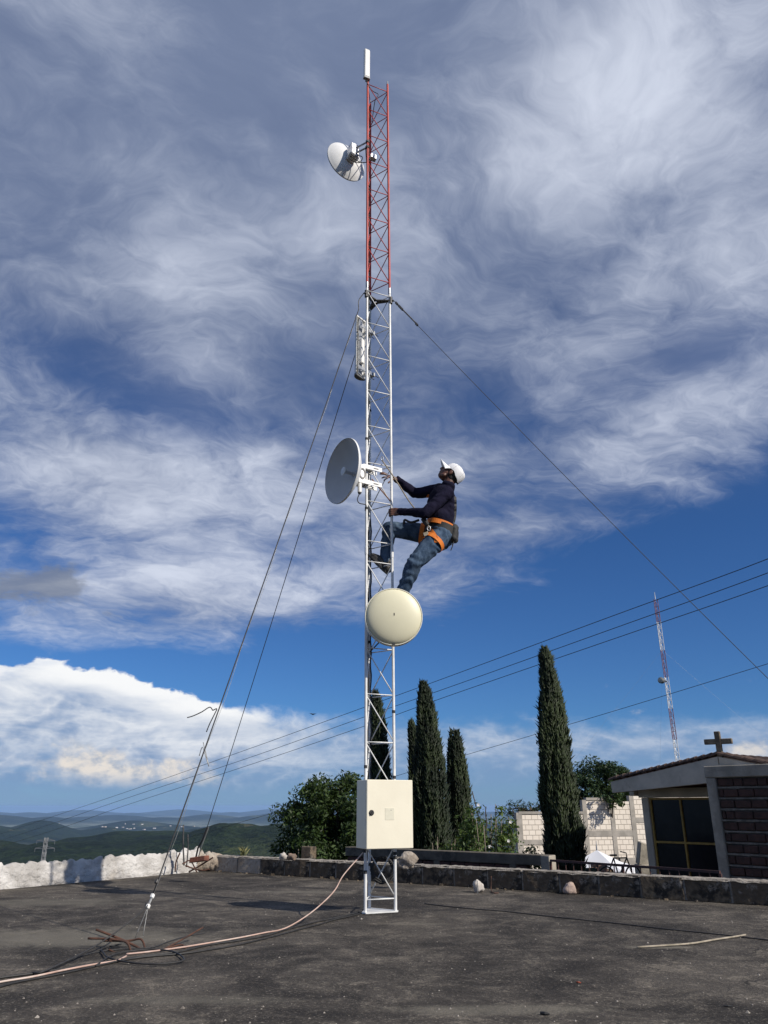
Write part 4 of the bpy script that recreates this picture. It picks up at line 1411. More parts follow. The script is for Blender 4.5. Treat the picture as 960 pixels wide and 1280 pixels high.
def build_chapel():
    t = thing('chapel', (CH0.x, CH0.y, -1.4), 'small grey concrete chapel with low gable, ochre-framed dark window and rough brick panel', 'chapel')
    fp = lambda px, py, off=0.0: on_plane(px, py, CH0 + CH_N * off, CH_N)
    s_of = lambda p: (p - CH0).dot(CH_D)
    pos = lambda s, z, off=0.0: Vector((CH0.x, CH0.y, 0)) + CH_D * s + CH_N * off + UP * z
    light = pmat('chapel_concrete', (0.52, 0.465, 0.38), (0.40, 0.36, 0.295), 3, 0.88, bump=.006, bscale=40,
                 spots=[((0.12, 0.11, 0.095), 2.4, 0.57, 0.72, 0.6)])
    # key measures from the photograph
    zb_top, zb_bot = fp(830, 985.0).z, fp(830, 996.8).z
    sL0, sL1 = s_of(fp(801.5, 1000)), s_of(fp(810, 1000))
    sM = s_of(fp(854.8, 1050))
    zT = fp(850, 1052).z
    sR = sM + (sM - sL1) * 1.02
    base = -1.45
    def slab(name, s0, s1, z0, z1, off0, off1, mat, bev=0.0, parent=None):
        c = pos((s0 + s1) / 2, (z0 + z1) / 2, (off0 + off1) / 2)
        return MB().box(c, CH_D * (s1 - s0) / 2, CH_N * (off1 - off0) / 2, UP * (z1 - z0) / 2, bev).build(name, mat, parent or t)
    slab('column', sL0, sL1, base, zb_bot - 0.003, -0.16, 0.0, light, 0.008)
    slab('beam', sL0 - 0.05, sR + 0.6, zb_bot, zb_top, -0.16, 0.003, light, 0.006)
    slab('beam_end', s_of(fp(790.5, 990)), s_of(fp(796.5, 990)), fp(793, 995).z, fp(793, 983).z, -0.20, 0.10, light, 0.006)
    slab('side_wall', sL0, sL0 + 0.12, base, zb_bot, -6.0, -0.165, light)
    slab('rear_wall', sL0 + 0.125, sR + 2.6, base, zb_top, -6.0, -5.85, light)
    slab('far_side_wall', sR + 2.61, sR + 2.75, base, zb_top + 0.1, -6.0, -0.1, light)
    slab('floor', sL0 + 0.13, sR + 2.6, base, base + 0.05, -5.84, -0.1, dark_concrete)
    # window
    ochre = pmat('ochre_paint', (0.36, 0.23, 0.045), (0.27, 0.165, 0.035), 12, 0.55)
    glassm = pmat('dark_glass', (0.012, 0.013, 0.015), (0.020, 0.021, 0.023), 2, 0.12, spec=0.15)
    w0, w1, wz1, wz0 = sL1 + 0.003, sR, zb_bot - 0.003, base + 0.12
    win = slab('window', w0, w1, wz0 - 0.05, wz0, -0.10, -0.02, ochre)
    zrows = [wz0, zT - (wz1 - zT) if zT - (wz1 - zT) > wz0 + .1 else None, zT, wz1]
    zrows = [z for z in zrows if z is not None]
    for z in zrows[1:]:
        slab('frame_bar', w0, w1, z - 0.036, z - 0.002, -0.095, -0.030, ochre, 0.004, win)
    for s in (w0, sM - 0.016, w1 - 0.034):
        slab('frame_post', s, s + 0.034, wz0, wz1, -0.092, -0.026, ochre, 0.004, win)
    for z0_, z1_ in zip(zrows[:-1], zrows[1:]):
        for s0_, s1_ in ((w0 + .036, sM - .018), (sM + .020, w1 - .036)):
            slab('pane', s0_, s1_, z0_ + .002, z1_ - .038, -0.064, -0.056, glassm, 0, win)
    # pale curtain edge behind the glass would not show; interior stays dark
    slab('right_pier', sR + 0.003, sR + 0.9, base, zb_bot - 0.003, -0.16, 0.0, light)
    # roof: two slopes with an exposed concrete verge
    OV = 0.75
    vp = lambda px, py: fp(px, py, OV)
    tl, tr_ = vp(763, 977.5), vp(897, 945.8)
    bl = vp(765.5, 991)
    s_e, z_e = s_of(tl), tl.z
    s_r, z_r = s_of(tr_), tr_.z
    rr = vp(949, 955.5)
    slope_r = (z_r - rr.z) / (s_of(rr) - s_r)
    s_e2 = s_r + 3.0; z_e2 = z_r - slope_r * 3.0
    th = tl.z - bl.z
    thr = 0.36
    poly = [pos(s_e, z_e, OV), pos(s_r, z_r, OV), pos(s_e2, z_e2, OV), pos(s_e2, z_e2 - th, OV), pos(s_r, z_r - thr, OV), pos(s_e + .02, z_e - th, OV)]
    MB().prism(poly, -CH_N * 0.14).build('verge_beam', light, t)
    rp = [pos(s_e, z_e - 0.003, OV - .145), pos(s_r, z_r - 0.003, OV - .145), pos(s_e2, z_e2 - .003, OV - .145), pos(s_e2, z_e2 - 0.13, OV - .145), pos(s_r, z_r - 0.14, OV - .145), pos(s_e, z_e - 0.13, OV - .145)]
    roof = MB().prism(rp, -CH_N * 7.0).build('roof', pmat('roof_underside', (0.10, 0.06, 0.045), (0.07, 0.045, 0.035), 5, 0.9), t)
    # gable filling above the beam
    zz = zb_top + 0.003
    g = [pos(sL0 - 0.05, zz, -0.03), pos(s_e2 - .5, zz, -0.03), pos(s_e2 - .5, max(z_e2 - 0.16, zz + .02), -0.03), pos(s_r, z_r - 0.17, -0.03), pos(sL0 - 0.05, max(zz + .02, z_e + (z_r - z_e) * ((sL0 - .05 - s_e) / (s_r - s_e)) - 0.17), -0.03)]
    MB().prism(g, -CH_N * 0.10).build('gable', pmat('gable_brick', (0.09, 0.035, 0.024), (0.06, 0.028, 0.02), 9, 0.9), t)
    # verge tiles
    tilem = pmat('old_tile', (0.055, 0.035, 0.028), (0.09, 0.055, 0.042), 8, 0.9, bump=.006, bscale=50)
    for (s0_, z0_, s1_, z1_, n) in ((s_e - .03, z_e, s_r, z_r, 15), (s_e2, z_e2, s_r, z_r, 20)):
        for k in range(n):
            f0, f1 = k / n, (k + 1.25) / n
            a = pos(s0_ + (s1_ - s0_) * f0, z0_ + (z1_ - z0_) * f0 + 0.012 + 0.01 * random.random(), OV + 0.03 - 0.09)
            b = pos(s0_ + (s1_ - s0_) * min(f1, 1), z0_ + (z1_ - z0_) * min(f1, 1) + 0.040, OV + 0.03 - 0.09)
            dd = (b - a); L = dd.length; dd.normalize()
            up2 = CH_N.cross(dd); up2 = up2 if up2.z > 0 else -up2
            sec = []
            for q in range(7):
                an = math.pi * q / 6
                sec.append(CH_N * 0.085 * math.cos(an) + up2 * 0.05 * math.sin(an))
            MB().prism([a + v for v in sec] + [a + v * .8 for v in sec[::-1]], b - a).build('tile', tilem, roof)
    # rows of tile over the slopes behind, as long courses
    for k in range(26):
        off = OV - 0.28 - k * 0.25
        for (s0_, z0_) in ((s_e, z_e), (s_e2, z_e2)):
            MB().tube([pos(s0_, z0_ + 0.012, off), pos(s_r, z_r + 0.012, off)], 0.055, 6).build('tile_course', tilem, roof)
    # brick panel in a concrete frame, standing forward of the window
    OF = 1.02
    bp = lambda px, py: fp(px, py, OF)
    c0 = s_of(bp(879.8, 959)); c1 = s_of(bp(893.5, 975))
    zt = bp(885, 957.5).z; zbm = bp(900, 972).z
    endS = c0 + 4.2
    slab('panel_column', c0, c1, base, zbm - 0.002, OF - 0.25, OF, concrete, 0.012)
    slab('panel_beam', c0 - 0.008, endS, zbm, zt, OF - 0.26, OF + 0.006, concrete, 0.012)
    slab('panel_wall', c1 + 0.002, endS, base, zbm - 0.002, OF - 0.22, OF - 0.075, pmat('panel_mortar', (0.13, 0.118, 0.10), (0.085, 0.078, 0.066), 10, 0.95, bump=.01, bscale=60), 0)
    ch = 0.150
    brm = pmat('rough_brick', (0.070, 0.034, 0.026), (0.040, 0.022, 0.018), 9, 0.92, bump=.012, bscale=70, spots=[((0.17, 0.14, 0.12), 16, 0.62, 0.75, 0.6)])
    rows = int((zbm - base) / ch)
    r_ = random.Random(4)
    for row in range(rows):
        z1_ = zbm - 0.012 - ch * row
        s = c1 + 0.012 - (0.16 if row % 2 else 0.0)
        while s < endS - 0.05:
            l = r_.choice((0.22, 0.25, 0.27, 0.14, 0.24))
            a_, b_ = max(s, c1 + 0.012), min(s + l, endS)
            if b_ - a_ > 0.06:
                q = slab('brick', a_ + 0.006, b_ - 0.008, z1_ - ch + 0.044, z1_ - 0.004, OF - 0.074, OF - 0.030 + r_.uniform(-.008, .008), brm, 0.010)
            s += l
        lg = pos((c1 + endS) / 2 + 0.003, z1_ - ch + 0.022, OF - 0.052)
        led = MB()
        n = 60
        for k in range(n):
            x0, x1 = c1 + 0.004 + (endS - c1 - .006) * k / n, c1 + 0.004 + (endS - c1 - .006) * (k + 1) / n
            o0 = OF - 0.034 + 0.016 * noise.noise(Vector((k * .7, row * 5.1, 0))); o1 = OF - 0.034 + 0.016 * noise.noise(Vector(((k + 1) * .7, row * 5.1, 0)))
            h = 0.012 + 0.009 * noise.noise(Vector((k * .4, row * 2.3, 4)))
            led.add([pos(x0, lg.z - h, OF - .073), pos(x1, lg.z - h, OF - .073), pos(x1, lg.z - h, o1), pos(x0, lg.z - h, o0), pos(x0, lg.z + h, OF - .073), pos(x1, lg.z + h, OF - .073), pos(x1, lg.z + h, o1), pos(x0, lg.z + h, o0)],
                    [(3, 2, 1, 0), (4, 5, 6, 7), (2, 3, 7, 6), (0, 1, 5, 4), (0, 4, 7, 3), (1, 2, 6, 5)])
        led.build('mortar_ledge', pmat('pale_mortar', (0.20, 0.18, 0.155), (0.11, 0.10, 0.085), 12, 0.95, bump=.01, bscale=60), t)
    # cross on the ridge
    cb = vp(899, 946); ct = vp(895.6, 914)
    s0 = s_of(cb); H = ct.z - cb.z
    x = thing('stone_cross', (cb.x, cb.y, cb.z), 'weathered stone cross standing on the chapel ridge', 'cross')
    cm = pmat('cross_stone', (0.20, 0.16, 0.11), (0.11, 0.085, 0.06), 9, 0.9, bump=.01, bscale=40, spots=[((0.30, 0.25, 0.17), 10, 0.55, 0.7, 0.7)])
    cdir = (CH_D * 0.9 + CH_N * -0.25).normalized(); cn = Vector((cdir.y, -cdir.x, 0))
    w = 0.042
    c = vp(897, 930); 
    MB().box(cb + UP * (H / 2 - 0.06) - CH_N * 0.04, cdir * w, cn * 0.035, UP * (H / 2 + 0.06), 0.008).build('upright', cm, x)
    arm = cb + UP * (H * 0.60) - CH_N * 0.04
    MB().box(arm, cdir * 0.205, cn * 0.032, UP * 0.040, 0.008).build('arm', cm, x)


build_chapel()


# ------------------------------------------------------------------ white block wall across the yard
def build_block_wall():
    Y0 = 30.0
    d = Vector((0.975, 0.22, 0)).normalized(); n = Vector((0.22, -0.975, 0)).normalized()
    o0 = P(733.7, 1040, Y0)
    fp = lambda px, py: on_plane(px, py, o0, n)
    s_of = lambda p: (p - o0).dot(d)
    t = thing('block_wall', (o0.x, o0.y, -2.75), 'sunlit white block wall with grey ties, rising in steps beside the chapel', 'wall')
    m = bpy.data.materials.new('pale_blocks'); m.use_nodes = True
    nt = m.node_tree; b = nt.nodes['Principled BSDF']; b.inputs['Roughness'].default_value = 0.92
    tcn = nt.nodes.new('ShaderNodeTexCoord')
    sp = nt.nodes.new('ShaderNodeSeparateXYZ'); nt.links.new(tcn.outputs['Object'], sp.inputs[0])
    X, Y_, Z = (S(nt, sp.outputs[i]) for i in range(3))
    along = X * d.x + Y_ * d.y
    vec = comb(nt, along, Z, 0.0)
    br = nt.nodes.new('ShaderNodeTexBrick')
    nt.links.new(vec, br.inputs['Vector'])
    br.inputs['Scale'].default_value = 1.0
    br.inputs['Brick Width'].default_value = 0.24; br.inputs['Row Height'].default_value = 0.17
    br.inputs['Mortar Size'].default_value = 0.011; br.inputs['Mortar Smooth'].default_value = 0.3; br.inputs['Bias'].default_value = 0.0
    br.inputs['Color1'].default_value = (0.74, 0.67, 0.58, 1); br.inputs['Color2'].default_value = (0.68, 0.61, 0.52, 1)
    br.inputs['Mortar'].default_value = (0.44, 0.39, 0.33, 1)
    c = mixc(nt, noise_tex(nt, tcn.outputs['Object'], 0.8, 5, 0.6).ss(0.5, 0.75) * 0.2, br.outputs['Color'], (0.36, 0.31, 0.26))
    nt.links.new(c, b.inputs['Base Color'])
    bn = nt.nodes.new('ShaderNodeBump'); bn.inputs['Distance'].default_value = 0.02; bn.invert = True
    nt.links.new(br.outputs['Fac'], bn.inputs['Height']); nt.links.new(bn.outputs[0], b.inputs['Normal'])
    base = -2.8
    def pos(s, z, off=0): return Vector((o0.x, o0.y, 0)) + d * s + n * off + UP * z
    def seg(s0, s1, ztop, name='blockwork', mat=m, off0=-0.15, off1=0.0, z0=base):
        MB().box(pos((s0 + s1) / 2, (ztop + z0) / 2, (off0 + off1) / 2), d * (s1 - s0) / 2, n * (off1 - off0) / 2, UP * (ztop - z0) / 2).build(name, mat, t)
    sA, sB, sC, sD, sE = (s_of(fp(x, 1030)) for x in (649, 733.7, 768, 792, 860))
    zA, zB, zC = fp(690, 1018).z, fp(750, 1001).z, fp(792, 995).z
    grey = pmat('grey_tie', (0.36, 0.33, 0.29), (0.26, 0.24, 0.21), 3, 0.9)
    seg(sA, sB - .13, zA); seg(sB, sC, zB); seg(sC + .001, sD, zB - 0.02); seg(sD + .001, sE + 4, zC)
    for (s, z, w) in ((sA - 0.1, zA + 0.05, .22), (sB - .125, zB + 0.02, .16), (sC - 0.12, zB, .16), (sD - 0.08, zC, .18), (sE, zC, .2)):
        seg(s, s + w, z + 0.012, 'tie_column', grey, -0.17, 0.02)
    zm = fp(760, 1041.5).z
    seg(sB + .04, sD - .083, zm + 0.1, 'tie_beam', grey, -0.16, 0.018, zm - 0.1)
    zm2 = fp(728, 1052).z
    seg(sA + .125, sB - .13, zm2 + 0.08, 'tie_beam', grey, -0.16, 0.018, zm2 - 0.08)
    zm3 = fp(800, 1025).z
    seg(sD + .103, sE - .005, zm3 + 0.09, 'tie_beam', grey, -0.16, 0.018, zm3 - 0.09)
    seg(sA, sB - .13, zA + 0.10, 'coping', grey, -0.17, 0.03, zA + .014); seg(sB + .04, sC - .125, zB + 0.11, 'coping', grey, -0.17, 0.03, zB + .014)
    seg(sC + .05, sE + 4, fp(790, 1072).z, 'plinth', grey, -0.1, 0.08, base)


build_block_wall()


# ------------------------------------------------------------------ white canopy, bicycle, crates, rubble
def build_canopy():
    top = P(746, 1062.5, 21.5)
    e1, e0 = P(806, 1088, 21.5), P(716, 1080, 23.5)
    zc = P(760, 1085, 21.5).z
    t = thing('canopy_tent', (top.x, top.y, yard_z(21.5)), 'white pitched canopy in front of the white block wall', 'canopy')
    cloth = pmat('canopy_cloth', (0.74, 0.75, 0.78), (0.66, 0.67, 0.70), 2, 0.6)
    w = e1.x - top.x
    ring = []
    for k, a in enumerate((0, 90, 180, 270)):
        for j in range(8):
            f = j / 8
            p0 = Vector((math.cos(R(a + 15)), math.sin(R(a + 15)), 0)) * w; p1 = Vector((math.cos(R(a + 105)), math.sin(R(a + 105)), 0)) * w
            q = p0.lerp(p1, f)
            ring.append(Vector((top.x + q.x, top.y + q.y, zc - 0.03 * math.sin(math.pi * f))))
    n = len(ring)
    vs = [top] + [Vector((top.x, top.y, 0)) * .45 + Vector((p.x, p.y, 0)) * .55 + UP * (top.z * .40 + p.z * .60 - .03) for p in ring] + ring + [p - UP * 0.18 for p in ring]
    fs = [(0, 1 + i, 1 + (i + 1) % n) for i in range(n)]
    for lv in (0, 1):
        fs += [(1 + lv * n + i, 1 + (lv + 1) * n + i, 1 + (lv + 1) * n + (i + 1) % n, 1 + lv * n + (i + 1) % n) for i in range(n)]
    MB().add(vs, fs).build('cover', cloth, t)
    MB().tube([top - UP * 0.02, top + UP * 0.22], [0.02, 0.006], 6).build('finial', galv, t)
    for k in (0, 8, 16, 24):
        p = ring[k]
        MB().tube([Vector((p.x, p.y, yard_z(p.y))), p - UP * .02], 0.02, 6).build('pole', galv, t)


build_canopy()


def build_bicycle():
    Y = 15.5
    a, b = P(758.5, 1095.5, Y), P(772.5, 1097.5, Y + 0.25)
    zg = yard_z(Y)
    c0 = Vector((a.x, a.y, 0)); d = Vector((0.9, 0.42, 0)).normalized()
    t = thing('bicycle', (a.x, a.y, zg), 'dark bicycle parked behind the brown railing beside the canopy', 'bicycle')
    s = Vector((-d.y, d.x, 0))
    r = 0.33
    base = a.z - 0.02
    zc = base
    w1, w2 = Vector((a.x, a.y, zc)), Vector((a.x, a.y, zc)) + d * 0.62
    for w in (w1, w2):
        wheel = MB().tube([w + (d * math.cos(q) + UP * math.sin(q)) * r * .55 for q in [2 * math.pi * k / 28 for k in range(28)]], 0.016, 6, closed=True).build('wheel', black_rubber, t, True)
        sp = MB()
        for k in range(9):
            q = math.pi * 2 * k / 9
            sp.tube([w, w + (d * math.cos(q) + UP * math.sin(q)) * r * .55], 0.003, 4)
        sp.build('spokes', galv, wheel)
    fr = MB()
    bb = w1.lerp(w2, .45); seat = w1.lerp(w2, .32) + UP * 0.32; head = w1.lerp(w2, .82) + UP * .32
    for p, q in ((w1, bb), (bb, seat), (seat, head), (bb, head), (w1, seat), (head, w2)): fr.tube([p, q], 0.013, 6)
    fr.build('frame', dark_steel, t)
    MB().box(seat + UP * .05, d * .07, s * .03, UP * .015, .008).build('saddle', black_rubber, t)
    MB().tube([head, head + UP * .08, head + UP * .1 + s * .16], .01, 6).build('handlebar', dark_steel, t)
    MB().tube([bb, bb - UP * (bb.z - zg)], 0.012, 6).build('stand', dark_steel, t)


build_bicycle()


def crate(px, py, Y, w, h, mat, label, name='crate'):
    p = P(px, py, Y)
    zg = yard_z(Y)
    t = thing(name, (p.x, p.y, zg), label, 'crate')
    z = p.z - h
    for k in range(4):
        zz = z + h * (k + .5) / 4
        for dx_, dy_, ax, ay in ((0, -w / 2, w / 2, .008), (0, w / 2, w / 2, .008), (-w / 2, 0, .008, w / 2 - .01), (w / 2, 0, .008, w / 2 - .01)):
            MB().box((p.x + dx_, p.y + dy_, zz), (ax, 0, 0), (0, ay, 0), UP * (h / 9)).build('slat', mat, t)
    for dx_ in (-1, 1):
        for dy_ in (-1, 1):
            MB().box((p.x + dx_ * (w / 2 - .02), p.y + dy_ * (w / 2 - .02), (p.z + zg) / 2), (.014, 0, 0), (0, .014, 0), UP * ((p.z - zg) / 2)).build('corner_post', mat, t)


wood1 = pmat('crate_wood', (0.22, 0.15, 0.10), (0.14, 0.095, 0.065), 8, 0.85)
crate(748, 1079, 17.0, 0.26, 0.30, pmat('crate_pink', (0.34, 0.22, 0.17), (0.26, 0.17, 0.13), 8, 0.8), 'pale pinkish slatted crate stacked in the yard behind the railing')
crate(738, 1085, 16.2, 0.20, 0.26, pmat('crate_green', (0.05, 0.07, 0.05), (0.03, 0.045, 0.035), 8, 0.8), 'dark green slatted crate in the yard next to the cypress')
crate(758, 1086, 17.6, 0.22, 0.22, wood1, 'brown slatted crate in the yard behind the bicycle')


def build_rubble():
    c = P(802, 1094, 16.5)
    t = thing('rubble_heap', (c.x, c.y, yard_z(16.5)), 'heap of broken red brick and stone behind the railing beside the chapel', 'rubble')
    r_ = random.Random(8)
    mats = [brown_stone, pink_stone, redbrick, dark_concrete, pale_stone]
    z0 = yard_z(16.5)
    mound = stone_mesh('mound', 0.62, 0.45, (c.z - z0) * 0.85, 77, 3, 0.15)
    o = link('mound', mound, brown_stone, t, True); o.matrix_parent_inverse = Matrix(); o.location = (0, 0, 0.0)
    for k in range(46):
        a, rr = r_.uniform(0, 6.28), abs(r_.gauss(0, 0.30))
        me = stone_mesh('stone', r_.uniform(.04, .10), r_.uniform(.04, .08), r_.uniform(.03, .07), k, 1, 0.3)
        q = link('stone', me, mats[k % 5], t)
        q.matrix_parent_inverse = Matrix()
        q.location = (math.cos(a) * rr * 1.3, math.sin(a) * rr, (c.z - z0) - 0.06 - rr * 0.45 + r_.uniform(-.02, .03))
    p = P(806, 1068, 19.5)
    o = MB().box((0, 0, 0), Vector((0.16, 0.02, -0.05)), Vector((0, .10, 0)), Vector((0.05, 0, 0.24)), .02).rough(.03, 6).build('concrete_chunk', concrete, None)
    o.location = p; tag(o, 'grey broken concrete chunk leaning beside the chapel column', 'concrete')
    q = MB().box((0, 0, -1.15), (0.22, 0, 0), (0, .16, 0), (0, 0, .95), .02).rough(.03, 5).build('concrete_post', concrete, None); q.location = p; tag(q, 'rough concrete block stack under the broken chunk by the chapel', 'concrete')


build_rubble()


# ------------------------------------------------------------------ far lattice mast, red and white
def build_far_mast():
    Y = 80.0
    top = P(819.6, 752, Y); low = P(847.5, 955, Y)
    base = low + (low - top).normalized() * 0
    zg = -9.0
    x, y = top.x + (low.x - top.x) * 0.5, Y
    axis = (top - low).normalized()
    def ax(z): return low + axis * ((z - low.z) / axis.z)
    t = thing('far_mast', ax(zg), 'distant slender lattice mast banded red and white, rising behind the chapel', 'mast')
    w = 0.23
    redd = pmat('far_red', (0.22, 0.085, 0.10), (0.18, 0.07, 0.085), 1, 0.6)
    ys = [749, 779, 816, 850, 889, 926, 990]
    zs = [P(0, yy, Y).z if False else (low + (top - low) * ((955 - yy) / (955 - 752))).z for yy in ys]
    zs[-1] = zg
    dirs = [Vector((math.cos(a), math.sin(a), 0)) * w for a in (R(200), R(320), R(80))]
    for k in range(len(zs) - 1):
        m = redd if k % 2 == 0 else white_paint
        z1, z0 = zs[k], zs[k + 1]
        sec = MB()
        for dv in dirs: sec.tube([ax(z0) + dv, ax(z1) + dv], 0.030, 6)
        nb = max(2, int((z1 - z0) / 0.75))
        for j in range(nb):
            a0, a1 = z0 + (z1 - z0) * j / nb, z0 + (z1 - z0) * (j + 1) / nb
            for q in range(3):
                sec.tube([ax(a1) + dirs[q], ax(a0) + dirs[(q + 1) % 3]], 0.02, 4)
                sec.tube([ax(a0) + dirs[q], ax(a0) + dirs[(q + 1) % 3]], 0.02, 4)
        sec.build('mast_section', m, t)
    MB().tube([ax(zs[0]), ax(zs[0]) + axis * 0.8], [0.05, 0.02], 6).build('lightning_rod', white_paint, t)
    dc = P(826.5, 850.5, Y - 0.6)
    d = thing('drum_antenna', dc, 'dark round drum antenna on the side of the distant banded mast', 'dish antenna')
    n = Vector((-0.75, -0.6, 0.1)).normalized()
    MB().lathe(dc, n, [(-.22, .0001), (-.22, .29), (0.10, .32), (.16, .30), (.16, .0001)], 24).build('drum', pmat('drum_grey', (0.10, 0.10, 0.10), (0.16, 0.16, 0.155), 3, 0.5), d, 'auto')
    MB().lathe(dc + n * .162, n, [(0, .29), (.05, .2), (.07, .0001)], 24).build('drum_face', pmat('drum_face', (0.42, 0.41, 0.36), (0.30, 0.30, 0.27), 3, .5), d, True)
    MB().tube([dc, ax(dc.z)], 0.06, 6).build('bracket_arm', dark_steel, d)
    for k, (tx, ty) in enumerate(((-26, -6), (22, -10), (4, 24))):
        a = ax(zs[2])
        g = MB().tube(sag(a, Vector((a.x + tx, a.y + ty, -10)), .3, 8), 0.004, 4).build('guy_wire', pale_wire, t)


build_far_mast()


# ------------------------------------------------------------------ electricity pylon on the slope
def build_pylon():
    d = 520.0
    q = ray(58, 1047); k = d / math.hypot(q.x, q.y)
    x, y, zt = q.x * k, q.y * k, CAM_H + q.z * k
    zg = terrain_z(x, y)
    t = thing('electricity_pylon', (x, y, zg), 'distant grey lattice pylon with two crossarms standing below the white wall', 'pylon')
    m = pmat('pylon_steel', (0.20, 0.21, 0.22), (0.15, 0.16, 0.17), 0.2, 0.6, 0.3)
    H = zt - zg
    body = MB()
    def hw(z): return 0.8 + 3.2 * max(0, 1 - z / (H * .75)) ** 1.3
    cs = [(-1, -1), (1, -1), (1, 1), (-1, 1)]
    nb = 12
    for j in range(nb):
        z0, z1 = H * j / nb, H * (j + 1) / nb
        for i, (sx, sy) in enumerate(cs):
            ex, ey = cs[(i + 1) % 4]
            A0, A1 = Vector((x + sx * hw(z0), y + sy * hw(z0), zg + z0)), Vector((x + sx * hw(z1), y + sy * hw(z1), zg + z1))
            B0, B1 = Vector((x + ex * hw(z0), y + ey * hw(z0), zg + z0)), Vector((x + ex * hw(z1), y + ey * hw(z1), zg + z1))
            body.tube([A0, A1], .22, 4); body.tube([A0, B1], .13, 4); body.tube([B0, A1], .13, 4)
    body.build('tower_body', m, t)
    for yy, wd in ((1051.5, 5.2), (1061, 5.6)):
        z = CAM_H + ray(58, yy).z * (d / math.hypot(ray(58, yy).x, ray(58, yy).y))
        arm = MB()
        for s in (-1, 1):
            for oy in (-.6, .6):
                arm.tube([(x, y + oy, z), (x + s * wd, y, z + .3)], .16, 4)
            arm.tube([(x, y, z + 1.4), (x + s * wd, y, z + .3)], .14, 4)
            arm.tube([(x + s * wd, y, z + .3), (x + s * wd, y, z - 1.6)], .10, 4)
        arm.build('crossarm', m, t)
    return x, y, zt


build_pylon()


# ------------------------------------------------------------------ overhead lines (vertical planes from near right to far left)
def overhead(pix, A, B, r, label, group=None):
    A, B = Vector(A), Vector(B)
    d = (B - A).normalized(); n = Vector((d.y, -d.x, 0))
    pts = [on_plane(x, y, Vector((A.x, A.y, 0)), n) for x, y in pix]
    sm = catmull(pts, 6)
    rr = [r * max(1.0, p.y / 30.0) ** 0.35 for p in sm]
    o = MB().tube(sm, rr, 5).build('power_line', black_rubber, None, True)
    tag(o, label, 'power line', group)


LA, LB = Vector((9.6, 18.0, 0)), Vector((-52.0, 112.0, 0))
for k, pix in enumerate(([(1080, 645), (960, 698.5), (760, 772), (560, 846), (450, 886), (300, 940), (150, 992.5), (20, 1036), (-70, 1066)],
                         [(1080, 666), (960, 716), (760, 788), (560, 859.5), (450, 898), (300, 951), (150, 1000.5), (40, 1038), (-60, 1070)],
                         [(1080, 684), (960, 732), (760, 801), (560, 870), (450, 909.5), (300, 960), (150, 1009), (60, 1040), (-60, 1076)])):
    off = Vector((0.35, 0.25, 0)) * k
    overhead(pix, LA + off, LB + off, 0.011, ('uppermost', 'middle', 'lowest')[k] + ' of the three parallel dark power lines sweeping down to the valley', 'three parallel power lines')
overhead([(1080, 792), (960, 829.6), (760, 891), (581, 944), (500, 968.5), (430, 990), (360, 1011), (300, 1028), (262, 1039), (200, 1056), (100, 1082)],
         Vector((13.0, 24.0, 0)), Vector((-46, 120, 0)), 0.010, 'single thin power line strung lower, passing behind the cypresses')


# ------------------------------------------------------------------ vegetation
cy_leaf = leafmat('cypress_leaf', (0.007, 0.014, 0.0055), (0.024, 0.037, 0.012), 0.08)
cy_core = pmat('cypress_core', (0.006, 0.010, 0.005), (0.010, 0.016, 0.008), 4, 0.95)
bark = pmat('bark', (0.10, 0.075, 0.055), (0.055, 0.042, 0.032), 8, 0.95, bump=0.02, bscale=20)


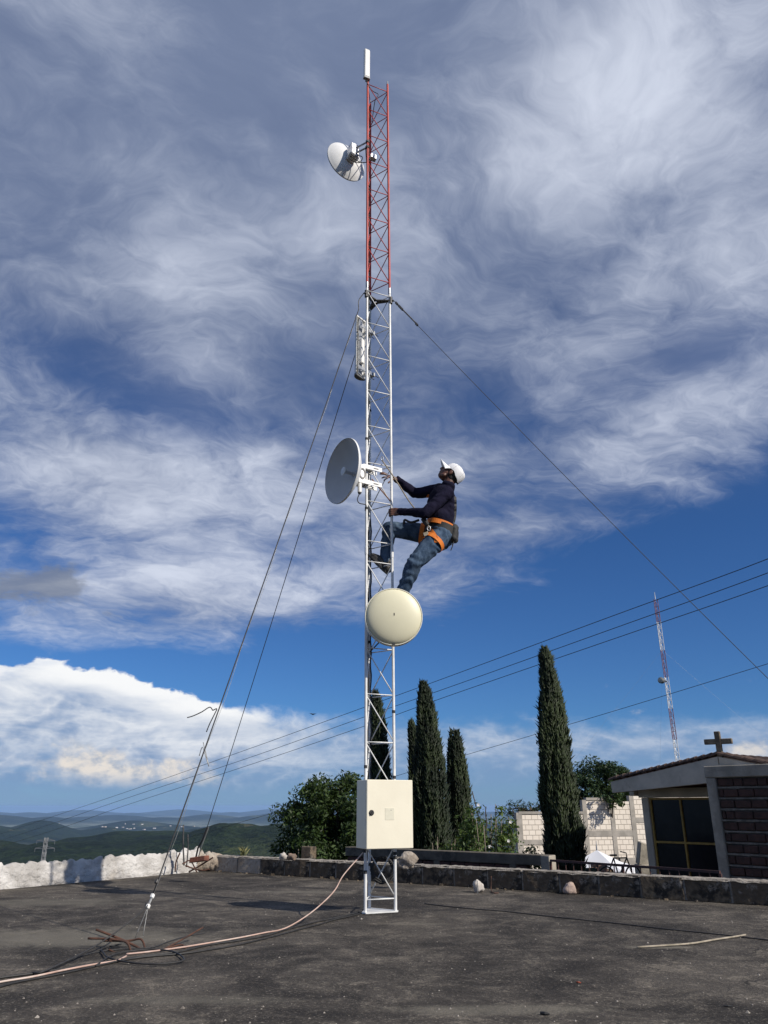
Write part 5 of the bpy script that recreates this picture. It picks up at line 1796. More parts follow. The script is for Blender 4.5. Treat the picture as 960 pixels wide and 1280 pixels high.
def cypress(prof, Y, label, seed, zg, ntuft=11000):
    """prof: rows of (photo y, left x, right x) measured down the crown"""
    r_ = np.random.default_rng(seed)
    rows = []
    for (py, xl, xr) in prof:
        a, b = P(xl, py, Y), P(xr, py, Y)
        rows.append(((a.z + b.z) / 2, (a.x + b.x) / 2, (b.x - a.x) / 2 * 0.90))
    rows.sort()
    z0 = rows[0][0]; x_low, r_low = rows[0][1], rows[0][2]
    rows = [(zg + 0.25, x_low, r_low * 0.55), (zg + 0.9, x_low, r_low * 0.95)] + rows
    zs, xs, rs = (np.array(v) for v in zip(*rows))
    base = Vector((x_low, Y, zg))
    t = thing('cypress_tree', base, label, 'tree', 'cypresses behind the parapet')
    MB().tube([base - UP * .3, base + UP * 0.5, Vector((x_low, Y, zs[len(zs) // 2]))], [0.10, 0.08, 0.03], 8).build('trunk', bark, t, True)
    zt = zs[-1]
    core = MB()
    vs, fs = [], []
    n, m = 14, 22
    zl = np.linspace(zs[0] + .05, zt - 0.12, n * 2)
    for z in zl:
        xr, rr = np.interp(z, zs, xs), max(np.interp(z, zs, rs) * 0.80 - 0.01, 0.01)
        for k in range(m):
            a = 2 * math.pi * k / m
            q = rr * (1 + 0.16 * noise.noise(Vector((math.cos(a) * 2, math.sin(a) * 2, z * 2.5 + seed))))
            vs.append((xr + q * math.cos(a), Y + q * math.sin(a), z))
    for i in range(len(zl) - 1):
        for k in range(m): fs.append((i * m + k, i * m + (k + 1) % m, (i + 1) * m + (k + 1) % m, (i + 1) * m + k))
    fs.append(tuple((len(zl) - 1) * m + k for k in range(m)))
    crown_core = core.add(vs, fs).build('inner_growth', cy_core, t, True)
    # sprays of foliage over the surface, in ragged vertical plumes
    grid = np.linspace(zs[0], zt, 300)
    pr = np.interp(grid, zs, rs) + 0.03
    cdf = np.cumsum(pr); cdf /= cdf[-1]
    z = np.interp(r_.random(ntuft), cdf, grid)
    a = r_.random(ntuft) * 2 * np.pi
    rr = np.interp(z, zs, rs); xc = np.interp(z, zs, xs)
    lump = np.array([noise.fractal(Vector((math.cos(q) * 2.6, math.sin(q) * 2.6, zz * 1.1 + seed * 3)), 1.0, 2.0, 4) for q, zz in zip(a, z)])
    d = 0.76 + 0.20 * r_.random(ntuft) ** 0.7 + 0.42 * lump + 0.22 * (r_.random(ntuft) > 0.98) * r_.random(ntuft)
    rad = rr * d + 0.012
    c = np.stack([xc + rad * np.cos(a), Y + rad * np.sin(a), z], 1)
    outv = np.stack([np.cos(a), np.sin(a), np.zeros(ntuft)], 1)
    dirv = np.array([0, 0, 1.0]) + outv * r_.uniform(0.05, 0.65, (ntuft, 1)) + r_.normal(0, 0.22, (ntuft, 3))
    dirv /= np.linalg.norm(dirv, axis=1, keepdims=True)
    L = r_.uniform(0.05, 0.15, (ntuft, 1)) * (0.7 + 0.5 * (rr / rr.max()))[:, None]
    W = r_.uniform(0.010, 0.024, (ntuft, 1))
    s1 = np.cross(dirv, r_.normal(0, 1, (ntuft, 3))); s1 /= np.linalg.norm(s1, axis=1, keepdims=True)
    s2 = np.cross(dirv, s1)
    V = np.stack([c - dirv * L * .35, c + s1 * W, c - s1 * W * .5 + s2 * W * .87, c - s1 * W * .5 - s2 * W * .87, c + dirv * L], 1).reshape(-1, 3)
    k = np.arange(ntuft)[:, None] * 5
    F = np.concatenate([k + [0, 2, 1], k + [0, 3, 2], k + [0, 1, 3], k + [4, 1, 2], k + [4, 2, 3], k + [4, 3, 1]])
    link('crown', np_mesh('crown', V, F), cy_leaf, t)


cypress([(809, 678.5, 681.5), (822, 675, 689), (838, 676, 692), (860, 677, 698), (900, 676, 706), (950, 676, 712), (1000, 677.5, 721), (1040, 679, 729), (1070, 681, 730), (1094, 683, 728)], 15.2,
        'tallest cypress, alone beside the end of the low dark wall', 1, -1.6, 15000)
cypress([(852, 526, 531), (866, 524, 538), (890, 522, 544), (930, 520, 550), (970, 519, 555), (1010, 518, 559), (1050, 518, 561), (1075, 519, 560)], 17.5,
        'broad dark cypress between two thinner cypresses, right behind the cabinet', 2, -2.2, 13000)
cypress([(901, 512, 515), (915, 510.5, 520), (940, 512, 523), (980, 512, 526), (1020, 510, 527), (1060, 508, 528)], 18.6,
        'thin ragged cypress touching the left flank of the broad one', 3, -2.2, 6000)
cypress([(913, 564, 572), (925, 562, 577), (945, 560.5, 581), (980, 559, 586), (1010, 558, 589), (1050, 558, 592), (1070, 559, 591)], 18.8,
        'medium cypress with rounded tip beside the flowering shrubs', 4, -2.3, 8000)
cypress([(864, 466, 472), (885, 464, 478), (920, 461.5, 484), (960, 460, 489), (1000, 459, 492), (1050, 458, 494)], 18.2,
        'pointed cypress seen through the lattice of the mast', 5, -2.3, 8000)


def leaf_cloud(centres, radii, n_each, size, r_, flat=0.8, droop=0.0):
    """quads spread through ellipsoidal clumps; returns V, F"""
    Vs = []
    for (c, rad, n) in zip(centres, radii, n_each):
        v = r_.normal(0, 1, (n, 3)); v /= np.linalg.norm(v, axis=1, keepdims=True)
        p = np.array(c) + v * np.array([rad, rad, rad * flat]) * (r_.random((n, 1)) ** 0.45)
        nrm = v * 0.6 + r_.normal(0, 0.7, (n, 3)) + np.array([0, 0, 0.5])
        nrm /= np.linalg.norm(nrm, axis=1, keepdims=True)
        u = np.cross(nrm, r_.normal(0, 1, (n, 3))); u /= np.linalg.norm(u, axis=1, keepdims=True)
        w = np.cross(nrm, u)
        L = size * r_.uniform(0.6, 1.25, (n, 1)); W = L * r_.uniform(0.32, 0.5, (n, 1))
        q = np.stack([p - u * L, p + w * W - nrm * W * .3, p + u * L, p - w * W - nrm * W * .3], 1)
        Vs.append(q.reshape(-1, 3))
    V = np.concatenate(Vs)
    F = np.arange(len(V)).reshape(-1, 4)
    return V, F


def broad_tree(name, label, base, crown_c, crx, crz, nclump, nleaf, size, mat, seed, group=None, clump=0.28, cat='tree', limbs=9, wild=.22):
    r_ = np.random.default_rng(seed)
    base, crown_c = Vector(base), Vector(crown_c)
    t = thing(name, base, label, cat, group)
    cs, rad = [], []
    tries = 0
    while len(cs) < nclump and tries < 5000:
        tries += 1
        v = r_.normal(0, 1, 3); v /= np.linalg.norm(v)
        k = r_.random() ** 0.38
        out = 1 + wild * noise.noise(Vector(v) * 1.9 + Vector((seed, 0, 0)))
        p = np.array([v[0] * crx * k * out, v[1] * crx * k * out, v[2] * crz * k * out])
        if p[2] < -crz * 0.85: continue
        cs.append(np.array(crown_c) + p); rad.append(clump * crx * r_.uniform(0.5, 1.15))
    tr = MB()
    top = crown_c + UP * crz * 0.2
    tr.tube(catmull([base - UP * .3, base.lerp(crown_c, .5) + Vector((0.05, 0.02, 0)), top], 5), [0.11 * crx * (1 - i / 14) + 0.01 for i in range(11)], 8)
    tr.build('trunk', bark, t, True)
    for k in range(limbs):
        c = cs[int(r_.integers(len(cs)))]
        a = base.lerp(crown_c, r_.uniform(.55, 1.0))
        mid = a.lerp(Vector(c), .5) + UP * 0.1
        MB().tube(catmull([a, mid, Vector(c)], 4), [0.04 * crx * (1 - i / 9.5) + .006 for i in range(9)], 6).build('limb', bark, t, True)
    V, F = leaf_cloud(cs, rad, [int(nleaf / nclump)] * len(cs), size, r_)
    link('crown', np_mesh('crown', V, F), mat, t)
    return t


green = leafmat('broad_leaf', (0.015, 0.032, 0.009), (0.042, 0.070, 0.018), 0.25)
deep = leafmat('deep_leaf', (0.016, 0.036, 0.014), (0.034, 0.060, 0.020), 0.15)
shrubleaf = leafmat('shrub_leaf', (0.045, 0.085, 0.022), (0.10, 0.145, 0.04), 0.3)
c = P(420, 1042, 17.0)
broad_tree('broadleaf_tree', 'bushy broadleaf tree with rounded glossy crown behind the parapet and cabinet', (c.x, 17.0, -3.0), c + UP * -0.30, 1.20, 1.42, 240, 46000, 0.048, green, 31, clump=.24, wild=.14)
c = P(751, 1000, 36)
broad_tree('broadleaf_tree', 'dark dense tree looming over the white block wall', (c.x, 36, -3.0), c + UP * -0.1, 1.75, 1.75, 150, 30000, 0.075, deep, 12, clump=.26, wild=.15)
c = P(769, 1006, 29.6)
V, F = None, None
broad_tree('creeper', 'drooping spray of leaves hanging over the top of the white block wall', (c.x, 31.8, -2.7), c + Vector((0, .25, 0.22)), 0.42, 0.50, 16, 900, 0.06, green, 13, cat='plant', clump=.4, limbs=4)

# thin far tree with open twigs
c = P(656, 1012, 35)
broad_tree('sapling', 'thin open tree with sparse leaves behind the flowering shrubs', (c.x, 35, -3.0), c + Vector((0.25, 0, 0.0)), 1.3, 0.6, 34, 1300, 0.055, deep, 14, clump=.22, limbs=22)


def shrub(px, py, Y, w, h, seed, label, flowers=0, canes=6, mat=None, nl=2600):
    r_ = np.random.default_rng(seed)
    c = P(px, py, Y)
    zg = -2.2
    t = thing('shrub', (c.x, Y, zg), label, 'shrub', 'shrubs behind the low dark wall')
    cs, rad = [], []
    for k in range(canes):
        x = c.x + r_.uniform(-w, w); y = Y + r_.uniform(-.4, .4)
        top = c.z + h * r_.uniform(.3, 1.0) * (1 - 0.4 * abs(x - c.x) / w)
        pts = [Vector((c.x + (x - c.x) * .4, y, zg)), Vector((x * .6 + c.x * .4, y, (zg + top) / 2)), Vector((x, y, top))]
        MB().tube(catmull(pts, 4), [0.016 - 0.0012 * i for i in range(9)], 5).build('stem', pmat('shrub_stem', (0.24, 0.20, 0.15), (0.16, 0.13, 0.10), 9, 0.9), t, True)
        for q in range(7):
            f = r_.uniform(.35, 1.0)
            p = pts[0].lerp(pts[2], f)
            cs.append(np.array(p) + r_.normal(0, 0.10, 3)); rad.append(r_.uniform(.10, .24))
    V, F = leaf_cloud(cs, rad, [max(4, int(nl / len(cs)))] * len(cs), 0.042, r_, 0.9)
    link('leaves', np_mesh('leaves', V, F), mat or shrubleaf, t)
    fl = pmat('white_petal', (0.72, 0.71, 0.68), (0.60, 0.59, 0.55), 9, 0.6)
    for k in range(flowers):
        q = Vector(cs[int(r_.integers(len(cs)))]) + Vector((r_.uniform(-.1, .1), -0.22, r_.uniform(-.12, .14)))
        fm = MB()
        for j in range(5):
            a = 2 * math.pi * j / 5
            u = Vector((math.cos(a), -0.25, math.sin(a))); s = Vector((-math.sin(a), 0, math.cos(a)))
            fm.add([q, q + u * .018 + s * .012, q + u * .032, q + u * .018 - s * .012], [(0, 1, 2, 3)])
        fm.build('flower', fl, t)


shrub(578, 1052, 15.2, 0.30, 0.55, 21, 'yellow-green leafy shrub at the foot of the medium cypress', 0, 6)
shrub(612, 1050, 14.2, 0.45, 0.75, 22, 'tall caned shrub with a few white flowers beside the cypress', 5, 9, nl=3200)
shrub(630, 1056, 14.6, 0.28, 0.60, 23, 'bushy shrub dotted with white flowers behind the end of the dark wall', 10, 7, nl=3000)
shrub(668, 1074, 14.9, 0.22, 0.22, 24, 'low dark shrub with white blossom touching the tallest cypress', 8, 5, deep, nl=1700)
shrub(556, 1060, 15.6, 0.25, 0.35, 25, 'small green shrub at the foot of the broad cypress', 0, 5, nl=1300)
shrub(375, 1066, 14.0, 0.30, 0.22, 26, 'low green bush under the bushy tree behind the parapet stones', 0, 5, green, nl=1500)
# bare twigs rising out of the shrubs
for (pts, lab) in (([(600, 1032), (596, 1012), (592, 996), (590, 989)], 'bare curved twig rising above the flowering shrubs'),
                   ([(608, 1034), (607, 1018), (607.5, 1008)], 'short straight bare twig above the flowering shrubs')):
    o = MB().tube(catmull([P(600, 1075, 14.3)] + [P(x, y, 14.3) for x, y in pts], 5), 0.009, 5).build('twig', bark, None, True)
    tag(o, lab, 'twig')


def grass_tuft(px, py, z, n, h, label):
    p = G(px, py, z)
    mb = MB()
    r_ = random.Random(px)
    for k in range(n):
        a = r_.uniform(0, 6.28); l = h * r_.uniform(.5, 1.0)
        d = Vector((math.cos(a) * .5, math.sin(a) * .5, 1)).normalized()
        s = Vector((-math.sin(a), math.cos(a), 0)) * 0.004
        q = p + Vector((r_.uniform(-.04, .04), r_.uniform(-.02, .02), 0))
        mb.add([q - s, q + s, q + d * l * .6 + s * .6, q + d * l + Vector((math.cos(a), math.sin(a), -.3)) * l * .25], [(0, 1, 2), (0, 2, 3)])
    o = mb.build('grass_tuft', pmat('dry_grass', (0.16, 0.15, 0.06), (0.08, 0.10, 0.035), 5, 0.8)); tag(o, label, 'grass')


grass_tuft(304, 1070, 0.19, 26, 0.16, 'small dry grass tuft growing on the parapet near the red brick')

# a bird far off over the valley
b = P(391, 893, 60)
o = MB().add([b + Vector((-.28, 0, .10)), b + Vector((-.08, -.06, .02)), b + Vector((0, -.16, 0)), b + Vector((.08, -.06, .02)), b + Vector((.28, 0, .06)), b + Vector((.06, .08, 0)), b + Vector((0, .2, 0)), b + Vector((-.06, .08, 0)), b + Vector((0, 0, .06)), b + Vector((0, 0, -.05))],
             [(0, 1, 8), (0, 8, 7), (1, 2, 8), (2, 3, 8), (3, 4, 8), (4, 5, 8), (5, 6, 8), (6, 7, 8), (0, 9, 1), (0, 7, 9), (1, 9, 2), (2, 9, 3), (3, 9, 4), (4, 9, 5), (5, 9, 6), (6, 9, 7)]).build('bird', black_rubber)
tag(o, 'small dark bird flying above the bushy tree', 'bird')


# ================================================================== THE CLIMBER
def capsule_chain(mb, pts, rads, n=14):
    """closed tapered tube with round ends through the points"""
    pts = [Vector(p) for p in pts]
    P_, R_ = [], []
    d0 = (pts[1] - pts[0]).normalized(); d1 = (pts[-1] - pts[-2]).normalized()
    for k in (0.98, 0.8, 0.45): P_.append(pts[0] - d0 * rads[0] * k); R_.append(rads[0] * math.sqrt(1 - k * k) + .0004)
    for p, r in zip(pts, rads): P_.append(p); R_.append(r)
    for k in (0.45, 0.8, 0.98): P_.append(pts[-1] + d1 * rads[-1] * k); R_.append(rads[-1] * math.sqrt(1 - k * k) + .0004)
    mb.tube(P_, R_, n)


def ellipsoid(mb, c, ax, ay, az, n=16, m=10):
    c, ax, ay, az = Vector(c), Vector(ax), Vector(ay), Vector(az)
    vs = [c + az]
    for i in range(1, m):
        t = math.pi * i / m
        for k in range(n):
            a = 2 * math.pi * k / n
            vs.append(c + az * math.cos(t) + (ax * math.cos(a) + ay * math.sin(a)) * math.sin(t))
    vs.append(c - az)
    fs = [(0, 1 + k, 1 + (k + 1) % n) for k in range(n)]
    for i in range(m - 2):
        for k in range(n):
            a = 1 + i * n
            fs.append((a + k, a + n + k, a + n + (k + 1) % n, a + (k + 1) % n))
    e = len(vs) - 1
    fs += [(e, 1 + (m - 2) * n + (k + 1) % n, 1 + (m - 2) * n + k) for k in range(n)]
    mb.add(vs, fs)


def organic(name, mb, voxel, smooth_it, mat, parent, disp=None, factor=0.5):
    """fuse overlapping closed shapes into one continuous skin"""
    me = bpy.data.meshes.new(name); me.from_pydata(mb.v, [], mb.f)
    bm = bmesh.new(); bm.from_mesh(me); bmesh.ops.recalc_face_normals(bm, faces=bm.faces[:]); bm.to_mesh(me); bm.free()
    tmp = bpy.data.objects.new('tmp', me); COL.objects.link(tmp)
    rm = tmp.modifiers.new('r', 'REMESH'); rm.mode = 'VOXEL'; rm.voxel_size = voxel; rm.use_smooth_shade = True
    sm = tmp.modifiers.new('s', 'SMOOTH'); sm.factor = factor; sm.iterations = smooth_it
    dg = bpy.context.evaluated_depsgraph_get()
    ev = tmp.evaluated_get(dg)
    new = bpy.data.meshes.new_from_object(ev)
    new.name = name
    bpy.data.objects.remove(tmp); bpy.data.meshes.remove(me)
    if disp:
        nv = len(new.vertices)
        co = [v.co.copy() for v in new.vertices]; no = [v.normal.copy() for v in new.vertices]
        for i, v in enumerate(new.vertices): v.co = co[i] + no[i] * disp(co[i])
        new.update()
    new.materials.clear()
    return link(name, new, mat, parent, True)


def ribbon(mb, pts, nrms, w, th):
    """strap of width w lying on a surface with the given normals"""
    n = len(pts)
    vs, fs = [], []
    for i in range(n):
        d = (pts[(i + 1) % n] - pts[i - 1]) if (pts[0] - pts[-1]).length < 0.08 else (pts[min(i + 1, n - 1)] - pts[max(i - 1, 0)])
        d.normalize()
        s = d.cross(nrms[i]).normalized() * w / 2
        vs += [pts[i] - s, pts[i] - s + nrms[i] * th, pts[i] + s + nrms[i] * th, pts[i] + s]
    closed = (pts[0] - pts[-1]).length < 0.08
    for i in range(n if closed else n - 1):
        j = (i + 1) % n
        for k in range(4):
            fs.append((i * 4 + k, i * 4 + (k + 1) % 4, j * 4 + (k + 1) % 4, j * 4 + k))
    mb.add(vs, fs)


def build_climber():
    X = Vector((1, 0, 0))
    skin = pmat('dark_skin', (0.115, 0.050, 0.032), (0.090, 0.038, 0.025), 22, 0.48, bump=.001, bscale=200)
    navy = pmat('navy_jersey', (0.0070, 0.0068, 0.0175), (0.0125, 0.0115, 0.027), 7, 0.95, bump=.006, bscale=45, spec=0.1)
    denim = pmat('blue_denim', spec=0.15, c1=(0.026, 0.048, 0.085), c2=(0.075, 0.115, 0.175), scale=9, rough=0.9, bump=.003, bscale=60,
                 spots=[((0.16, 0.19, 0.225), 7, 0.58, 0.74, 0.55), ((0.015, 0.024, 0.04), 5, 0.55, 0.7, 0.6)], stretch=(1.6, 1.6, 0.8))
    orange = pmat('orange_webbing', (0.72, 0.20, 0.020), (0.60, 0.15, 0.015), 25, 0.7, bump=.001, bscale=300)
    blackweb = pmat('black_webbing', (0.018, 0.018, 0.019), (0.030, 0.029, 0.028), 25, 0.75)
    capm = pmat('white_cap', (0.76, 0.76, 0.77), (0.70, 0.70, 0.71), 12, 0.8, bump=.002, bscale=60)
    leather = pmat('black_boot', (0.020, 0.019, 0.018), (0.040, 0.037, 0.034), 14, 0.6, bump=.003, bscale=60)
    # joints, taken from the photograph; he faces the mast (-X), his left side to the camera
    hipC = P(551, 668, 6.90)
    hipN, hipF = P(549, 671, 6.80), P(545.5, 669, 7.00)
    kneeN, kneeF = P(518, 704, 6.70), P(486.5, 661, 7.03)
    ankN, ankF = P(500, 749, 6.80), P(481.5, 706, 6.965)
    waist = P(551, 651, 6.90)
    chest = P(552.5, 627, 6.90)
    shN, shF = P(558.5, 616.5, 6.725), P(549, 613, 7.07)
    elN, elF = P(532, 641.5, 6.66), P(518.5, 616.5, 7.10)
    wrN = at_leg(FR0, 0); 
    gripz = P(491, 641, FR0.y).z
    pole = at_leg(FR0, gripz)
    wrN = pole + Vector((0.082, -0.030, 0.0))
    wrF = P(496.5, 599.5, 7.02)
    neck0, neck1 = P(560, 608, 6.895), P(563, 599.5, 6.895)
    headC = P(563.6, 592.6, 6.90)
    t = thing('person', ankN, 'climber in navy top, jeans, white cap and orange harness, leaning back from the mast', 'person')

    # ---- body: one continuous skin
    b = MB()
    capsule_chain(b, [hipC, waist, chest], [0.115, 0.110, 0.125], 18)
    capsule_chain(b, [shN, chest + UP * .03, shF], [0.055, 0.09, 0.055])
    capsule_chain(b, [hipN, hipN.lerp(kneeN, .5), kneeN], [0.080, 0.072, 0.052])
    capsule_chain(b, [kneeN, kneeN.lerp(ankN, .35), ankN], [0.050, 0.050, 0.032])
    capsule_chain(b, [hipF, hipF.lerp(kneeF, .5), kneeF], [0.080, 0.072, 0.052])
    capsule_chain(b, [kneeF, kneeF.lerp(ankF, .35), ankF], [0.050, 0.050, 0.032])
    for s_, e_, w_ in ((shN, elN, wrN), (shF, elF, wrF)):
        capsule_chain(b, [s_, s_.lerp(e_, .5), e_], [0.050, 0.044, 0.036])
        capsule_chain(b, [e_, e_.lerp(w_, .35), w_], [0.037, 0.036, 0.024])
    capsule_chain(b, [neck0, neck1], [0.056, 0.053])
    # head: local axes forward f, up u, left l
    pitch = R(50)
    f = Vector((-math.cos(pitch), 0.05, math.sin(pitch))).normalized()
    l = Vector((0, -1, 0)); l = (l - f * l.dot(f)).normalized()
    u = f.cross(l); u = u if u.z > 0 else -u
    H = lambda a, c_, d_: headC + f * a + l * c_ + u * d_
    ellipsoid(b, H(-0.010, 0, 0.030), f * 0.096, l * 0.076, u * 0.088)          # skull
    ellipsoid(b, H(0.026, 0, -0.030), f * 0.066, l * 0.062, u * 0.078)          # face
    ellipsoid(b, H(0.048, 0, -0.084), f * 0.036, l * 0.040, u * 0.028)          # chin
    capsule_chain(b, [H(0.020, 0.045, -0.075), H(0.055, 0.02, -0.090)], [0.022, 0.018])
    capsule_chain(b, [H(0.020, -0.045, -0.075), H(0.055, -0.02, -0.090)], [0.022, 0.018])
    capsule_chain(b, [H(0.086, 0, 0.012), H(0.103, 0, -0.020), H(0.104, 0, -0.030)], [0.010, 0.014, 0.016])   # nose
    capsule_chain(b, [H(0.092, 0.012, -0.034), H(0.092, -0.012, -0.034)], [0.012, 0.012])
    capsule_chain(b, [H(0.083, 0.034, 0.020), H(0.089, 0, 0.024), H(0.083, -0.034, 0.020)], [0.012, 0.012, 0.012])  # brow
    capsule_chain(b, [H(0.081, 0.020, -0.054), H(0.089, 0, -0.053), H(0.081, -0.020, -0.054)], [0.008, 0.010, 0.008])
    capsule_chain(b, [H(0.079, 0.018, -0.066), H(0.086, 0, -0.066), H(0.079, -0.018, -0.066)], [0.008, 0.010, 0.008])
    for s in (-1, 1):
        ellipsoid(b, H(-0.010, 0.074 * s, -0.010), f * 0.020 + u * .004, l * 0.010, u * 0.032)
        ellipsoid(b, H(0.060, 0.044 * s, -0.015), f * 0.022, l * 0.024, u * 0.024)
    # left hand: closed round the mast leg
    palm0, palm1 = wrN, pole + Vector((0.030, -0.024, 0.0))
    for k in range(4):
        dz_ = 0.030 - 0.020 * k
        capsule_chain(b, [palm0 + UP * dz_ * .5, palm1 + UP * dz_], [0.020, 0.0135], 10)
        r = (0.0092, 0.0095, 0.0092, 0.0082)[k]
        sc = (0.95, 1.05, 1.0, 0.86)[k]
        capsule_chain(b, [palm1 + UP * dz_, pole + Vector((-0.006 * sc, -0.0245, dz_)), pole + Vector((-0.0245, -0.004, dz_ - .002)), pole + Vector((-0.014, 0.020 * sc, dz_ - .003)), pole + Vector((0.002, 0.0235 * sc, dz_ - .004))],
                      [r * 1.15, r * 1.05, r, r * .95, r * .85], 10)
    capsule_chain(b, [palm0 + Vector((-0.02, 0.010, 0.020)), pole + Vector((0.030, 0.012, 0.038)), pole + Vector((0.006, 0.024, 0.046)), pole + Vector((-0.016, 0.018, 0.042))], [0.014, 0.012, 0.0105, 0.009], 10)
    # right hand: reaching, fingers spread
    kn = P(487.5, 594.5, 6.99)
    pd = (kn - wrF).normalized()
    side = Vector((0, 1, 0)); side = (side - pd * side.dot(pd)).normalized()
    up_h = pd.cross(side); up_h = up_h if up_h.z > 0 else -up_h
    for k in range(4):
        o_ = side * (0.032 - 0.021 * k) + up_h * (-0.004 * k)
        capsule_chain(b, [wrF + o_ * .5, kn + o_], [0.019, 0.0125], 10)
        tip = (P(476.0, 590.0, 6.95), P(475.0, 592.5, 6.96), P(477.5, 597.5, 6.93), P(480.0, 600.5, 6.91))[k]
        mid = (kn + o_).lerp(tip, .5) + up_h * (0.010 if k < 2 else 0.004)
        q = (kn + o_).lerp(tip, .8) + up_h * 0.005
        capsule_chain(b, [kn + o_, mid, q, tip], [0.0105, 0.0095, 0.0085, 0.0075], 10)
    capsule_chain(b, [wrF - side * .02 - up_h * .01, wrF.lerp(kn, .55) - side * .03 - up_h * .03, P(485.5, 603.5, 6.92)], [0.014, 0.0115, 0.009], 10)
    body = organic('body', b, 0.0042, 5, skin, t)
    # eyes and hair
    for s in (-1, 1):
        e = MB(); ellipsoid(e, H(0.078, 0.031 * s, 0.003), f * 0.012, l * 0.014, u * 0.009, 12, 8)
        e.build('eye', pmat('eye_white', (0.55, 0.53, 0.50), None, rough=.2), t, True)
        e = MB(); ellipsoid(e, H(0.0865, 0.031 * s, 0.004), f * 0.004, l * 0.006, u * 0.006, 10, 6)
        e.build('iris', pmat('iris', (0.015, 0.010, 0.008), None, rough=.15), t, True)
    h = MB()
    ellipsoid(h, H(-0.022, 0, 0.012), f * 0.090, l * 0.0795, u * 0.080)
    ellipsoid(h, H(-0.045, 0, -0.035), f * 0.050, l * 0.066, u * 0.050)
    organic('hair', h, 0.006, 3, pmat('black_hair', (0.010, 0.008, 0.007), (0.018, 0.015, 0.013), 80, 0.8, bump=.003, bscale=200), t)

    # ---- clothes
    def wr(scale, amp, stretch):
        return lambda c: amp * noise.fractal(Vector((c.x * scale * stretch[0], c.y * scale * stretch[1], c.z * scale * stretch[2])), 1.0, 2.0, 4)
    def folds(c, amp=0.006, freq=26.0):
        q = noise.noise(c * 6.0) * 2.2
        return amp * (0.6 * noise.fractal(c * 11, 1, 2, 3) + 0.6 * math.sin(freq * (c.z * 1.2 + c.x * 0.6) + 4 * q) * (0.35 + 0.65 * noise.noise(c * 5 + Vector((3, 3, 3)))))
    s = MB()
    capsule_chain(s, [hipC + Vector((-0.01, 0, 0.015)), waist, chest], [0.128, 0.130, 0.142], 20)
    capsule_chain(s, [chest + Vector((.0, -.07, .02)), chest + Vector((0, .07, .02))], [0.118, 0.118], 18)
    capsule_chain(s, [waist + Vector((-.015, -.06, 0)), waist + Vector((-.015, .06, 0))], [0.112, 0.112], 18)
    capsule_chain(s, [shN + Vector((0, .02, 0)), chest + UP * .055, shF + Vector((0, -.02, 0))], [0.066, 0.09, 0.066])
    for s_, e_, w_ in ((shN, elN, wrN), (shF, elF, wrF)):
        capsule_chain(s, [s_, s_.lerp(e_, .5), e_], [0.068, 0.060, 0.052])
        capsule_chain(s, [e_, e_.lerp(w_, .4), e_.lerp(w_, .97)], [0.051, 0.047, 0.034])
    capsule_chain(s, [chest + UP * .05, neck0 + Vector((0, 0, -0.01))], [0.085, 0.068])
    shirt = organic('shirt', s, 0.0062, 4, navy, t, lambda c: folds(c, 0.010, 38))
    col = MB()
    nd = (neck1 - neck0).normalized()
    col.lathe(neck0 - nd * 0.015, nd, [(0, .062), (0.010, .070), (0.036, .066), (0.046, .062), (0.044, .056), (0.012, .058), (0, .056)], 24)
    col.build('collar', navy, shirt, True)
    for e_, w_ in ((elN, wrN), (elF, wrF)):
        d = (w_ - e_).normalized()
        MB().lathe(e_.lerp(w_, .93), d, [(0, .036), (.012, .0375), (.034, .0355), (.036, .030), (0.0, .030)], 18).build('cuff', navy, shirt, True)
    j = MB()
    capsule_chain(j, [hipC + Vector((0.0, -.05, -.015)), hipC + Vector((0.0, .05, -.015))], [0.124, 0.124], 18)
    capsule_chain(j, [hipC, hipC.lerp(waist, .5)], [0.120, 0.112], 18)
    capsule_chain(j, [hipN + Vector((0, .02, 0)), hipN.lerp(kneeN, .5), kneeN], [0.104, 0.093, 0.074])
    capsule_chain(j, [kneeN, kneeN.lerp(ankN, .4), ankN], [0.073, 0.068, 0.055])
    capsule_chain(j, [hipF, hipF.lerp(kneeF, .5), kneeF], [0.102, 0.092, 0.072])
    capsule_chain(j, [kneeF, kneeF.lerp(ankF, .4), kneeF.lerp(ankF, .93)], [0.070, 0.064, 0.054])
    jeans = organic('jeans', j, 0.0062, 4, denim, t, lambda c: folds(c, 0.010, 44))
    dg = bpy.context.evaluated_depsgraph_get()

    # ---- boots
    def boot(ank, heel, toe, upv, parent):
        mb = MB()
        d = (toe - heel).normalized(); upv = (upv - d * upv.dot(d)).normalized(); sd = d.cross(upv)
        L = (toe - heel).length
        capsule_chain(mb, [ank + upv * .03, ank - upv * .005], [0.048, 0.046])
        capsule_chain(mb, [heel + d * .035 + upv * .045, heel + d * L * .45 + upv * .046], [0.040, 0.040])
        capsule_chain(mb, [heel + d * L * .45 + upv * .045, heel + d * L * .72 + upv * .036, toe - d * .035 + upv * .030], [0.044, 0.043, 0.030])
        o_ = organic('boot', mb, 0.006, 3, leather, parent)
        sole = []
        for k in range(20):
            a = 2 * math.pi * k / 20
            q = math.cos(a)
            w = 0.040 if q < 0 else 0.046
            sole.append(heel + d * (L * .5 + L * .5 * q) + sd * w * math.sin(a) * (1 if abs(q) < .8 else .92))
        MB().prism(sole, upv * 0.022).build('sole', black_rubber, o_, 'auto')
    boot(ankF, P(484, 718.5, 6.965), P(460.5, 694.5, 6.945), Vector((0.45, 0, 1)), t)
    rung = at_leg(FL0, 2.5).lerp(at_leg(FR0, 2.5), .9)
    boot(ankN, P(507, 757, 6.82), P(479, 755, 6.80), Vector((0, 0, 1)), t)

    # ---- cap
    cp = MB()
    cc = H(-0.016, 0, 0.040)
    rings = []
    n = 28
